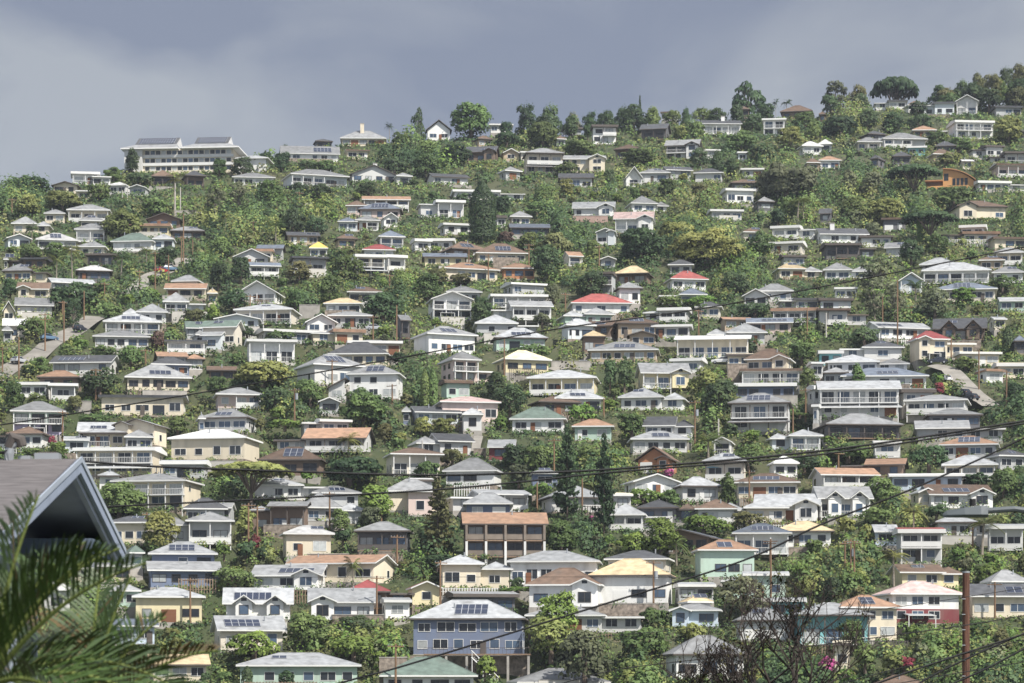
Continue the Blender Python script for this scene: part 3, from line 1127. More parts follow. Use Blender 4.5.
    # roof furniture
    if 'c' in O:
        cb = MB(); x = rs.uniform(-.25, .25) * w; z = H + rise + (2.2 if h['land'] and 'chimney' in h['land'] else 1.0)
        cb.box(x - .6, x + .6, d * .3, d * .3 + 1.0, H, z, wm if h['wc'] != 'w' else 'trim_white'); cb.box(x - .7, x + .7, d*.3 - .1, d*.3 + 1.1, z, z + .2, 'concrete')
        cb.build('chimney', ro)
    if slope and rt in 'HS' and rs.random() < .45:
        vb = MB(); x = rs.uniform(-.3, .3) * w; p = slope[0] + slope[1] * rs.uniform(.5, .8)
        vb.tube([(x, p.y, p.z - .2), (x, p.y, p.z + .75)], .11, 'metal_grey', 6); vb.build('roof_vent', ro)
    if slope and rt in 'HS' and 'p' not in O and rs.random() < .13:       # water heating panel with its tank
        u = Vector((2.2, 0, 0)); v = slope[1] * (1.4 / slope[1].length); x = rs.uniform(-.3, .12) * w
        solar(ro, slope[0] + Vector((x, 0, 0)) + slope[1] * .52, u, v, 2, 1)
    if 'p' in O and slope:
        L = slope[1].length; full = 'p2' in O
        frac = rs.uniform(.3, .7) if rt == 'S' else rs.uniform(.25, .46)
        u = Vector((w * frac, 0, 0)); v = slope[1] * rs.uniform(.3, .66)
        x = rs.uniform(-.5, .5) * w * (1 - frac) if rt == 'S' else rs.uniform(-.05, .05) * w
        solar(ro, slope[0] + Vector((x - w * frac / 2, 0, 0)) + slope[1] * .2, u, v, max(2, round(w * frac / 1.1)), max(1, round(v.length / 1.7)))
    elif 'p' in O and rt == 'G':
        a = Vector((ex, 0, H)); v = Vector((-ex, 0, rise)) * .6
        solar(ro, a + Vector((-ex, 0, rise)) * .2 + Vector((0, d * .2, 0)), Vector((0, d * .55, 0)), v, max(2, round(d * .5)), max(1, round(v.length / 1.7)))
    # front wing with its own gable
    wx = None
    for o in O:
        if o in ('gl', 'gr', 'gc'):
            ww = w * (.36 if o != 'gc' else .26)
            xs = {'gl': [-w/2 + ww/2], 'gr': [w/2 - ww/2], 'gc': [-.22 * w, .27 * w]}[o]
            for xc in xs:
                dep = 1.5; wb = MB(); wb.box(xc - ww/2, xc + ww/2, -dep, -.01, 0, H + .05, wm)
                r2 = min(rise * .9, .55 * ww / 2) if h['rc'] != 'd' or o != 'gc' else rise * .62
                if o == 'gc': r2 = max(r2, 1.3)
                hw = ww / 2 + .5
                wb.poly([(xc - ww/2, -dep + .001, H + .05), (xc + ww/2, -dep + .001, H + .05), (xc, -dep + .001, H + .05 + r2 * .9)], wm)
                wb.build('wing_wall', root)
                gb = MB(); gable(gb, hw, -dep - .7, d * .45, H + .05, r2, .2, rm, tm, x0=xc); gb.build('wing_roof', root)
                for r in range(n):
                    gl = 'glass_sky_tint' if rs.random() < .4 else 'glass_dark'
                    if ww > 2.2: add_window(root, xc, -dep, r * sh + .75, min(ww * .5, 2.4), min(1.5, sh * .55), 0, gl, fr, near)
                if o == 'gc' or ww > 3.5:
                    vb = MB(); vb.box(xc - .45, xc + .45, -dep - .03, -dep, H + r2 * .25, H + r2 * .25 + .5, 'glass_dark'); vb.build('gable_vent', root)
                wx = (xc - ww/2 - .2, xc + ww/2 + .2) if o != 'gc' else None
    blocks = [wx] if wx else ([] if 'gc' not in O else [(-.22*w - .15*w, -.22*w + .15*w), (.27*w - .15*w, .27*w + .15*w)])
    # balcony on the top floor
    top = n - 1
    if 'b' in O:
        floors = [top] if n > 1 else [0]
        if n >= 3 and 'k' in O or 'P' in O: floors = list(range(max(0, n - 2), n))
        bx0, bx1 = -w/2, w/2
        if wx: bx0, bx1 = (wx[1], w/2) if wx[0] < 0 else (-w/2, wx[0])
        if bx1 - bx0 > 6 and rs.random() < .35 and 'P' not in O and not h['land']:
            c = rs.uniform(.5, .75)
            if rs.random() < .5: bx0 = bx1 - (bx1 - bx0) * c
            else: bx1 = bx0 + (bx1 - bx0) * c
        rail = 'rail_wood' if 'P' in O else ('rail_dark' if h['wc'] in 'db' else 'rail_white')
        for k, fl in enumerate(floors):
            zf = fl * sh; bal = MB(); bal.box(bx0, bx1, -1.35, -.012, zf - .22, zf, 'trim_white' if rail == 'rail_white' else 'deck_wood')
            bo = bal.build('balcony', root)
            rl = MB(); solid = rs.random() < .4 or 'P' in O
            rl.box(bx0, bx1, -1.34, -1.26, zf + .95, zf + 1.03, rail)
            if solid: rl.box(bx0, bx1, -1.32, -1.28, zf + .1, zf + .94, rail)
            else:
                nb = int((bx1 - bx0) / .32)
                for i in range(nb + 1):
                    x = bx0 + (bx1 - bx0 - .05) * i / max(nb, 1); rl.box(x, x + .05, -1.32, -1.28, zf + .004, zf + .949, rail)
            for x in (bx0 + .02, bx1 - .06): rl.box(x, x + .04, -1.25, -.05, zf + .95, zf + 1.03, rail); 
            for x in (bx0 + .02, bx1 - .06):
                for i in range(4): rl.box(x, x + .04, -1.2 + .3 * i, -1.15 + .3 * i, zf + .004, zf + .949, rail)
            rl.build('railing', bo)
            npst = max(2, round((bx1 - bx0) / 3.6) + 1)
            for i in range(npst):
                x = bx0 + .1 + (bx1 - bx0 - .2) * i / (npst - 1); pb = MB()
                base = -1.8 if k == 0 else zf
                wdt = .2 if 'P' in O else .09
                pb.box(x - wdt, x + wdt, -1.255 if 'P' not in O else -1.6, -1.255 + 2 * wdt if 'P' not in O else -1.36, base, zf + sh - (.24 if fl == top else .26), ('rail_wood' if fl == top else 'trim_white') if 'P' in O else ('trim_white' if not dark_trim else 'trim_dark')); pb.build('post', root)
            # wide sliding doors behind the railing
            m = max(1, round((bx1 - bx0) / 3.4))
            for i in range(m):
                x = bx0 + (bx1 - bx0) * (i + .5) / m
                gl = rs.choice(['glass_dark', 'glass_dark', 'glass_sky_tint', 'glass_curtain'])
                add_window(root, x, 0, zf + .1, min(2.4, (bx1 - bx0) / m * .74), min(2.15, sh - .5), 0, gl, fr, near)
            blocks_b = (fl, bx0, bx1)
            h.setdefault('bal', []).append(blocks_b)
    # lower skirt roof
    if 'k' in O and n > 1:
        zk = (n - 1) * sh - (.35 if 'b' in O else -.2); kb = MB(); e = w/2 + .7
        kb.poly([(-e, -2.1, zk - .65), (e, -2.1, zk - .65), (w/2, -.03, zk), (-w/2, -.03, zk)], rm)
        kb.poly([(-e, -2.1, zk - .85), (-w/2, -.03, zk - .3), (w/2, -.03, zk - .3), (e, -2.1, zk - .85)], tm)
        kb.poly([(-e, -2.1, zk - .85), (e, -2.1, zk - .85), (e, -2.1, zk - .65), (-e, -2.1, zk - .65)], tm)
        for sgn in (-1, 1): kb.poly([(sgn * e, -2.1, zk - .85), (sgn * e, -2.1, zk - .65), (sgn * w/2, -.03, zk), (sgn * w/2, -.03, zk - .3)][::sgn], tm)
        kb.build('lower_roof', root)
    # windows of the front
    style = rs.choice([0, 0, 1])
    for r in range(n):
        m = max(1, round(w / rs.uniform(2.5, 3.6)))
        for i in range(m):
            x = -w/2 + w * (i + .5) / m
            if any(a - .8 < x < b + .8 for a, b in blocks): continue
            if any(fl == r and a - .9 < x < b + .9 for fl, a, b in h.get('bal', [])): continue
            if m > 2 and rs.random() < .10: continue
            ww = min(rs.choice([1.4, 1.8, 2.2, 2.6]), w / m * .76); hh = min(rs.choice([1.1, 1.3, 1.5]), sh * .5)
            if ww < .5: continue
            zz = r * sh + min(.95, sh * .33)
            gl = rs.choice(['glass_dark', 'glass_dark', 'glass_dark', 'glass_sky_tint', 'glass_sky_tint', 'glass_curtain'])
            if r == 0 and rs.random() < .13 and w / m > 2.6:
                gb = MB(); gb.box(x - 1.2, x + 1.2, -.05, -.004, .02, 2.1, rs.choice(['trim_white', 'glass_dark', 'door_brown'])); gb.build('garage_door', root); continue
            yy = -.06 if (w2 and n > 1 and r < n - 1) else 0
            add_window(root, x, yy, zz, ww, hh, 0, gl, fr, near)
    # windows of the sides
    for sg in (-1, 1):
        for r in range(n):
            for yy in ((d * .3, d * .7) if d > 7 else (d * .5,)):
                if rs.random() < .35: continue
                o6 = .06 if (w2 and n > 1 and r < n - 1) else 0
                add_window(root, sg * (w/2 + o6), yy, r * sh + min(1.0, sh * .35), 1.2, min(1.2, sh * .45), R(90) * sg, 'glass_dark', fr, near)
    # front door
    if rs.random() < .4 and w > 6:
        x = rs.uniform(-.4, .4) * w
        db = MB(); db.box(x - .45, x + .45, -.1, -.075, .02, 2.0, rs.choice(['door_brown', 'trim_white', 'trim_dark'])); db.build('door', root)
    if 'D' in O:       # timber deck on posts over a stone wall, with a stair down
        e = w / 2
        db = MB(); db.box(-e + 2, e + 1.6, -5, -1.4, -.25, -.02, 'deck_wood'); do = db.build('deck', root)
        sb = MB(); sb.box(-e - 2, e + 1, -2.2, -.2, -6, -.3, 'stone'); sb.build('stone_base', root)
        for i in range(6):
            x = -e + 2.3 + (2 * e - 1) * i / 5; pb = MB(); pb.box(x - .18, x + .18, -4.9, -4.55, -6, -.26, 'concrete'); pb.build('deck_post', root)
        rb2 = MB()
        rb2.box(-e + 2, e + 1.6, -4.98, -4.93, .85, .92, 'rail_dark')
        for i in range(28):
            x = -e + 2.02 + (2 * e - .5) * i / 27; rb2.box(x, x + .04, -4.97, -4.94, -.018, .849, 'rail_dark')
        rb2.build('railing', do)
        st = MB()
        for i in range(14):
            x = 1.2 + i * .27; zz = -.6 - i * .27; st.box(x, x + .34, -6.1, -5.05, zz, zz + .06, 'trim_white')
        st.tube([(1.0, -6.05, .5), (5.2, -6.05, -3.7)], .06, 'trim_white', 4); st.tube([(1.0, -6.05, -.6), (5.2, -6.05, -4.6)], .09, 'trim_white', 4)
        st.tube([(1.0, -5.1, -.6), (5.2, -5.1, -4.6)], .09, 'trim_white', 4)
        for i in range(5): st.tube([(1.1 + i, -6.05, -.6 - i), (1.1 + i, -6.05, .4 - i)], .05, 'trim_white', 4)
        for x in (1.1, 2.8): st.tube([(x, -6.05, -6), (x, -6.05, -.6)], .07, 'trim_white', 4)
        st.build('stair', root)
    return root
# ------------------------------------------------------------------ vegetation
TONE = dict(g=((.042,.074,.020), (.128,.188,.050)), d=((.020,.042,.018), (.068,.112,.040)), y=((.085,.105,.024), (.235,.255,.070)),
            b=((.050,.095,.014), (.160,.245,.040)), p=((.055,.068,.032), (.150,.165,.085)), o=((.060,.066,.022), (.155,.155,.055)),
            r=((.060,.032,.026), (.150,.085,.070)), m=((.05,.045,.03), (.40,.05,.18)), f=((.05,.04,.02), (.34,.03,.06)))
TONEN = dict(g='green', d='dark green', y='yellow-green', b='bright green', p='dusty grey-green', o='olive green', r='reddish', m='magenta', f='red')
def leafmat(tone, sc=1.0):
    nm = 'leaf_' + TONEN[tone].replace(' ', '_').replace('-', '_')
    if nm in MATS: return MATS[nm]
    m = bpy.data.materials.new(nm); t = nt(m); N = t.nodes; L = t.links
    o = N.new('ShaderNodeOutputMaterial')
    at = N.new('ShaderNodeAttribute'); at.attribute_name = 'leaf'
    oi = N.new('ShaderNodeObjectInfo')
    cr = N.new('ShaderNodeMix'); cr.data_type = 'RGBA'
    a, b = TONE[tone]; cr.inputs[6].default_value = (*a, 1); cr.inputs[7].default_value = (*b, 1)
    L.new(at.outputs['Fac'], cr.inputs[0])
    hs = N.new('ShaderNodeHueSaturation')
    mh = N.new('ShaderNodeMapRange'); mh.inputs[3].default_value = .478; mh.inputs[4].default_value = .518
    L.new(oi.outputs['Random'], mh.inputs[0]); L.new(mh.outputs[0], hs.inputs['Hue'])
    mv = N.new('ShaderNodeMath'); mv.operation = 'MULTIPLY_ADD'; mv.inputs[1].default_value = 7.31; mv.inputs[2].default_value = .13
    fr = N.new('ShaderNodeMath'); fr.operation = 'FRACT'; L.new(oi.outputs['Random'], mv.inputs[0]); L.new(mv.outputs[0], fr.inputs[0])
    m3 = N.new('ShaderNodeMapRange'); m3.inputs[3].default_value = .78; m3.inputs[4].default_value = 1.5; L.new(fr.outputs[0], m3.inputs[0])
    L.new(m3.outputs[0], hs.inputs['Value']); hs.inputs['Saturation'].default_value = .92
    L.new(cr.outputs[2], hs.inputs['Color'])
    d = N.new('ShaderNodeBsdfPrincipled'); d.inputs['Roughness'].default_value = .6; d.inputs['Specular IOR Level'].default_value = .22
    tr = N.new('ShaderNodeBsdfTranslucent')
    L.new(hs.outputs[0], d.inputs['Base Color']); L.new(hs.outputs[0], tr.inputs['Color'])
    ab = N.new('ShaderNodeAttribute'); ab.attribute_name = 'bend'; vt = N.new('ShaderNodeVectorTransform'); vt.vector_type = 'NORMAL'; vt.convert_from = 'OBJECT'; vt.convert_to = 'WORLD'
    L.new(ab.outputs['Vector'], vt.inputs[0]); ge = N.new('ShaderNodeNewGeometry'); v1 = N.new('ShaderNodeVectorMath'); v1.operation = 'SCALE'; v1.inputs['Scale'].default_value = 1.5; L.new(vt.outputs[0], v1.inputs[0])
    v2 = N.new('ShaderNodeVectorMath'); v2.operation = 'ADD'; L.new(v1.outputs[0], v2.inputs[0]); L.new(ge.outputs['Normal'], v2.inputs[1]); v3 = N.new('ShaderNodeVectorMath'); v3.operation = 'NORMALIZE'; L.new(v2.outputs[0], v3.inputs[0])
    L.new(v3.outputs[0], d.inputs['Normal'])
    mx = N.new('ShaderNodeMixShader'); mx.inputs[0].default_value = .2
    L.new(d.outputs[0], mx.inputs[1]); L.new(tr.outputs[0], mx.inputs[2]); L.new(mx.outputs[0], o.inputs[0])
    MATS[nm] = m; return m
def quads_mesh(name, C, U, V, val, nn, mats, midx=None):
    """one mesh of many small kinked leaf quads: centres, half edge vectors, a per-leaf value"""
    n = len(C); co = np.empty((n, 4, 3), np.float32)
    co[:, 0] = C - U; co[:, 1] = C - V * .8; co[:, 2] = C + U; co[:, 3] = C + V
    me = bpy.data.meshes.new(name); me.vertices.add(n * 4); me.vertices.foreach_set('co', co.ravel())
    me.loops.add(n * 4); me.loops.foreach_set('vertex_index', np.arange(n * 4, dtype=np.int32))
    me.polygons.add(n); me.polygons.foreach_set('loop_start', np.arange(0, n * 4, 4, dtype=np.int32))
    for m in mats: me.materials.append(m)
    if midx is not None: me.polygons.foreach_set('material_index', midx.astype(np.int32))
    a = me.attributes.new('leaf', 'FLOAT', 'FACE'); a.data.foreach_set('value', val.astype(np.float32))
    if nn is None: nn = np.cross(U, V)
    nn = nn / (np.linalg.norm(nn, axis=1)[:, None] + 1e-9)
    b = me.attributes.new('bend', 'FLOAT_VECTOR', 'FACE'); b.data.foreach_set('vector', nn.astype(np.float32).ravel())
    me.update(); me.validate(); return me
def frame_from(nrm, rg, size, asp=1.):
    r = rg.normal(size=nrm.shape); u = np.cross(nrm, r); u /= np.linalg.norm(u, axis=1)[:, None] + 1e-9
    v = np.cross(nrm, u); return u * size[:, None] * asp, v * size[:, None]
def lobes_leaves(rg, lobes, n, size):
    lobes = np.array(lobes); wgt = lobes[:, 3] * lobes[:, 5]; wgt /= wgt.sum()
    k = rg.choice(len(lobes), n, p=wgt); L = lobes[k]
    d = rg.normal(size=(n, 3)); d /= np.linalg.norm(d, axis=1)[:, None]
    d[:, 2] = np.where(d[:, 2] < -.35, -d[:, 2] * .8, d[:, 2])
    rad = rg.uniform(.72, 1.06, n)
    C = L[:, :3] + d * L[:, 3:6] * rad[:, None]
    nr = d * .8 + rg.normal(size=(n, 3)) * .22 + np.array([0, 0, .22]); nr /= np.linalg.norm(nr, axis=1)[:, None]
    keep = np.ones(n, bool)
    for b in lobes:
        q = ((C - b[:3]) / (b[3:6] * .62)); keep &= (q ** 2).sum(1) > 1
    keep &= C[:, 2] > -.3
    lobev = rg.uniform(0, 1, len(lobes))[k]
    val = np.clip(.25 * rg.uniform(0, 1, n) + .75 * lobev, 0, 1)
    C, nr, val, d = C[keep], nr[keep], val[keep], d[keep]
    s = size * rg.uniform(.65, 1.35, len(C)); U, V = frame_from(nr, rg, s)
    return C, U, V, val, d
def limbs(tops, trunk_h, r0, bark, lean=(0, 0), seed=0, n=7):
    rs = random.Random(seed); mb = MB(); f = Vector((lean[0], lean[1], trunk_h))
    mb.tube([(0, 0, -.8), (f.x * .3, f.y * .3, trunk_h * .5), f], [r0 * 1.25, r0, r0 * .85], bark, n)
    for t in tops:
        t = Vector(t); m = f.lerp(t, .5) + Vector((rs.uniform(-.1, .1), rs.uniform(-.1, .1), .12)) * (t - f).length
        mb.tube([f * .96, m, t], [r0 * .55, r0 * .36, r0 * .12], bark, 5)
    return mb
TREEM = {}
def crown(kind, W, H, seed):
    """leaf arrays and limb mesh of one crown about W wide and H high"""
    rg = np.random.default_rng(seed); rs = random.Random(seed)
    size = .22 if W < 7 else (.29 if W < 13 else .36)
    vase = kind == 'vase'
    if vase: kind = 'umb'
    if kind in ('dome', 'wide', 'tall'):
        nl = {True: 12, False: 22}[W < 7]
        if W > 13: nl = 46
        lob = [(0, 0, H * .48, W * .34, W * .31, H * .42), (0, 0, H * .25, W * .36, W * .33, H * .24)]
        for i in range(nl):
            u = rs.uniform(0, 2 * math.pi); v = math.asin(rs.uniform(-.8, 1))
            r = rs.uniform(.75, 1.08); c = math.cos(v)
            lr = W * rs.uniform(.10, .19) * (1 if W < 13 else .72)
            lob.append((math.cos(u) * c * W * .37 * r, math.sin(u) * c * W * .34 * r, H * (.48 + .37 * math.sin(v) * r), lr, lr, lr * rs.uniform(.65, .95) * min(1.4, max(.7, H / W * 1.2))))
        n = int(W * H * (25 if W < 13 else 44) / (size / .3) ** 2 + 200)
        C, U, V, val, D = lobes_leaves(rg, lob, n, size)
        # stray sprays that break the outline
        k = int(len(C) * .10); j = rg.choice(len(C), k); cen = np.array([0, 0, H * .45])
        C2 = cen + (C[j] - cen) * rg.uniform(1.03, 1.16, (k, 1)); U2, V2 = U[j] * .8, V[j] * .8
        C, U, V, val, D = np.vstack([C, C2]), np.vstack([U, U2]), np.vstack([V, V2]), np.hstack([val, val[j]]), np.vstack([D, D[j]])
        tb = limbs([(l[0] * .7, l[1] * .7, l[2]) for l in lob[1:8]], H * .3, .035 * W + .06, 'bark', seed=seed)
    elif kind == 'umb':
        lob = []
        for i in range(80):
            u = i * 2.39996 + rs.uniform(-.2, .2); r = math.sqrt((i + .5) / 80); z = H * ((.97 - .5 * r * r + rs.uniform(-.16, .02)) if vase else (.96 - .18 * r * r + rs.uniform(-.04, .02)))
            lr = W * rs.uniform(.06, .11); lob.append((math.cos(u) * r * W * .43, math.sin(u) * r * W * .4, z - lr * .4, lr, lr, lr * .42))
        n = int(W * H * (11 if vase else 26)); C, U, V, val, D = lobes_leaves(rg, lob, n, size)
        tb = limbs([(l[0] * .85, l[1] * .85, l[2] - .2) for l in lob[::5]], H * .25, .018 * W + .08, 'bark', seed=seed)
    elif kind == 'open':
        lob = []
        for i in range(34):
            u = rs.uniform(0, 2 * math.pi); z = rs.uniform(.12, .97); r = math.sqrt(rs.random()) * math.sin(math.pi * min(1, z * .9 + .08)) ** .6
            lr = W * rs.uniform(.09, .17); lob.append((math.cos(u) * r * W * .43, math.sin(u) * r * W * .42, z * H, lr, lr, lr * .75))
        n = int(W * H * 24.0); C, U, V, val, D = lobes_leaves(rg, lob, n, size * .85)
        tb = limbs([l[:3] for l in lob], H * .3, .022 * H + .05, 'bark_pale', seed=seed)
    elif kind == 'col':
        n = int(W * H * 40 + 200); z = rg.uniform(.02, 1, n); u = rg.uniform(0, 2 * np.pi, n)
        r = .5 * np.minimum(1, (1 - z) * 3.2 + .12) * np.minimum(1, z * 6 + .45) * (rg.uniform(.8, 1.05, n))
        C = np.c_[np.cos(u) * r * W, np.sin(u) * r * W, z * H]; nr = np.c_[np.cos(u), np.sin(u), rg.normal(size=n) * .3]; nr += rg.normal(size=nr.shape) * .3
        nr /= np.linalg.norm(nr, axis=1)[:, None]; U, V = frame_from(nr, rg, .24 * rg.uniform(.7, 1.3, n)); val = rg.uniform(0, 1, n)
        tb = limbs([], H * .8, .12, 'bark', seed=seed)
    elif kind == 'pine':
        Cs, Ns, Vs = [], [], []; nb = int(H * 9); tops = []
        for i in range(nb):
            z = .10 + .88 * (i + rs.random()) / nb; L = W * .5 * min(1, (1 - z) * 1.75 + .1) * rs.uniform(.55, 1.08); a = rs.uniform(0, 2 * math.pi)
            m = max(5, int(L * 10)); t = rg.uniform(.12, 1, m); bv = rs.random()
            x, y = np.cos(a) * L * t, np.sin(a) * L * t; zz = z * H - L * .16 * t + L * .22 * t ** 2
            Cs.append(np.c_[x, y, zz] + rg.normal(size=(m, 3)) * np.array([.16, .16, .13])); Ns.append(rg.normal(size=(m, 3)) + np.array([0, 0, .8])); Vs.append(np.clip(.5 * bv + .5 * rg.uniform(0, 1, m), 0, 1))
            if i % 3 == 0: tops.append((math.cos(a) * L * .8, math.sin(a) * L * .8, z * H - L * .05, z * H))
        C = np.vstack(Cs); nr = np.vstack(Ns); nr /= np.linalg.norm(nr, axis=1)[:, None]; val = np.hstack(Vs)
        U, V = frame_from(nr, rg, .27 * rg.uniform(.6, 1.4, len(C)), 1.5)
        tb = MB(); tb.tube([(0, 0, -.8), (0, 0, H * .5), (0, 0, H * .98)], [.028 * H * .7, .018 * H * .7, .02], 'bark', 7)
        for t in tops: tb.tube([(0, 0, t[3]), t[:3]], [.05, .02], 'bark', 4)
    elif kind == 'palm':
        Cs, Us, Vs, val = [], [], [], []; cr = Vector((rs.uniform(-.06, .06) * H, 0, H - W * .28)); nf = 18
        for i in range(nf):
            a = 2 * math.pi * i / nf * 2.4 + rs.uniform(-.2, .2); el = rs.uniform(-.25, 1.25); L = W * .56 * rs.uniform(.85, 1.1)
            d = Vector((math.cos(a), math.sin(a), 0)); side = Vector((-math.sin(a), math.cos(a), 0)); fv = rs.random()
            for j in range(13):
                t = (j + .6) / 13; p = cr + d * (L * t * math.cos(el * (1 - .4 * t))) + Vector((0, 0, 1)) * (L * (math.sin(el) * t - .62 * t * t * (1.1 - .25 * el)))
                ll = W * .13 * (1 - .55 * t) * (.5 + min(1, t * 4) * .5)
                for sg in (-1, 1):
                    e = (side * sg * .8 + d * .45 + Vector((0, 0, -.42))).normalized(); q = p + e * ll
                    Cs.append(q); Us.append(e * ll); w = d.cross(e); Vs.append((d + w * .2).normalized() * max(.05, W * .014)); val.append(.6 * fv + .4 * rs.random())
        C, U, V = (np.array([tuple(x) for x in y]) for y in (Cs, Us, Vs)); val = np.array(val)
        tb = MB(); tb.tube([(0, 0, -.8), (cr.x * .25, 0, H * .3), (cr.x * .6, 0, H * .6), cr], [.24, .17, .15, .14], 'bark_pale', 8)
    if kind in ('dome', 'wide', 'tall', 'umb', 'open', 'vase'):
        g = C - np.array([0, 0, H * .35]); g /= np.linalg.norm(g, axis=1)[:, None] + 1e-9; NN = .6 * D + .4 * g
    elif kind in ('col', 'pine'):
        NN = C * np.array([1, 1, 0]); NN /= np.linalg.norm(NN, axis=1)[:, None] + 1e-9; NN[:, 2] += .45
    else: NN = None
    return C, U, V, val, NN, tb
def tree_var(kind, W, H, seed):
    WS = (3.2, 5.5, 9, 14, 21); AS = (.55, .85, 1.25, 1.9)
    if kind in ('dome', 'wide', 'tall'):
        w0 = min(WS, key=lambda v: abs(math.log(v / W))); a0 = min(AS, key=lambda v: abs(math.log(v / (W / H)))); key = ('dome', w0, a0, seed % 3)
        W0, H0 = w0, w0 / a0; base = 'dome'
    else:
        base = kind; W0, H0 = {'umb': (16, 9), 'vase': (15, 11), 'open': (9, 9.5), 'col': (2.2, 8), 'pine': (8, 17), 'palm': (5.5, 9)}[kind]
        if kind == 'umb' and W > 24: W0, H0 = 26, 11
        if kind == 'open' and W > 16: W0, H0 = 20, 16
        if kind == 'palm': H0 = min((6, 9, 14), key=lambda v: abs(v / H * 5.5 / 5.5 - W / W))  if False else min((5, 8, 12), key=lambda v: abs(math.log(v / H)))
        if kind == 'col' and W > 4: W0, H0 = 6.5, 17
        if kind == 'pine' and H > 22: W0, H0 = 11, 26
        key = (kind, W0, H0, seed % 3)
    if key not in TREEM:
        sd = abs(hash((key[0], int(key[1] * 10), int(key[2] * 10), key[3]))) if False else int(key[1] * 97 + key[2] * 131 + key[3] * 17 + len(base) * 7)
        C, U, V, val, NN, tb = crown(base, W0, H0, sd); TREEM[key] = (W0, H0, (C, U, V, val, NN), {}, tb.mesh('trunk'))
    return key
def crown_mesh(key, tone):
    W0, H0, arr, cache, tm = TREEM[key]
    if tone not in cache: cache[tone] = quads_mesh('crown', *arr, [leafmat(tone)])
    return cache[tone]
TS = []
def add_tree(kind, px, W, H, X, Y, z, tone, name, cat, land=None, group=None, seed=0):
    key = tree_var(kind, W, H, seed); W0, H0 = TREEM[key][:2]
    root = empty(name, (X, Y, z), (seed * 1.7) % 6.28 if kind not in ('umb', 'vase') else 0, cat=cat, group=group)
    sx, sz = W / W0, H / H0
    t = link('trunk', TREEM[key][4], root); t.scale = (sx, sx, sz)
    c = link('crown' if name != 'palm_tree' else 'frond_crown', crown_mesh(key, tone), root); c.scale = (sx, sx, sz)
    d = dict(root=root, kind=kind, tone=tone, X=X, Y=Y, z=z, W=W, H=H, px=px, py=YH - F * (z + H / 2) / Y, land=land, name=name)
    TS.append(d); return d
TNAME = dict(dome='broadleaf_tree', wide='spreading_tree', tall='tall_tree', umb='umbrella_tree', vase='umbrella_tree', open='open_crowned_tree', col='cypress_tree', pine='conifer_tree', palm='palm_tree')
def clear_spot(px, Y, rad, back=True):
    """the nearest place along the sight line where the trunk stands clear of every house"""
    for k in range(18):
        for sg in ((1, -1) if back else (-1,)):
            y = Y + sg * k
            X = (px - 512) / F * y
            if all(fp_dist(h, X, y) > rad for h in HS if abs(h['Y'] - y) < 25): return y
    return Y
def listed_trees():
    for i, ln in enumerate(l for l in TREES.strip().splitlines() if l.strip()):
        a = ln.split('|'); t = a[0].split(); x0, yt = tp(t[0], t[2], t[4]); x1, yb = tp(t[0], t[3], t[5]); kind, tone = t[1], t[6]
        if kind == 'tall' or kind == 'dome' or kind == 'wide': pass
        px = (x0 + x1) / 2; Y = Yrow(yb)
        s = F / Y; W = (x1 - x0) / s
        if kind not in ('palm', 'col'): Y = clear_spot(px, Y, min(1.0 + W * .12, 2.5))
        else: Y = clear_spot(px, Y, .8)
        X = (px - 512) / F * Y; z = T(X, Y); H = (YH - yt) / F * Y - z
        W = (x1 - x0) * Y / F
        if H < 1.0: H = 1.5
        add_tree(kind, px, W, H, X, Y, z - .1, tone, TNAME[kind], 'palm' if kind == 'palm' else 'tree', a[1].strip() if len(a) > 1 else None, 'trees on the hillside', i)
# ------------------------------------------------------------------ build: catalogue, terrain, houses
parse_houses()
for h in HS: solve(h)
def special(x0, x1, yt, ye, yb, t):
    ax, ay = tp(t, x0, yt); bx, by = tp(t, x1, yb); _, ey = tp(t, x0, ye)
    Y = Yrow(by); s = F / Y
    return dict(x0=ax, x1=bx, yt=ay, ye=ey, yb=by, Y=Y, s=s, X=((ax + bx) / 2 - 512) / s, z=(YH - by) / s, W=(bx - ax) / s, hh=(by - ey) / s,
                cx=(ax + bx) / 2, cy=(ay + by) / 2, area=0)
SP = special(575, 1210, 275, 338, 455, 'A1')
SP.update(a=R(-5), w=SP['W'] - 9, d=13, os=1.2, of=1.2, land='long three-storey cream block on the ridge')
SO = special(520, 762, 45, 70, 142, 'B5')
SO.update(a=R(-12), w=SO['W'] - 1, d=9, os=.6, of=.8, land='curved-roof orange house')
ALL = HS + [SP, SO]
HS.sort(key=lambda h: -h['area'] - (1e6 if h['land'] else 0))
KEEP, SMALL = HS[:300], HS[300:]
FPS = ALL
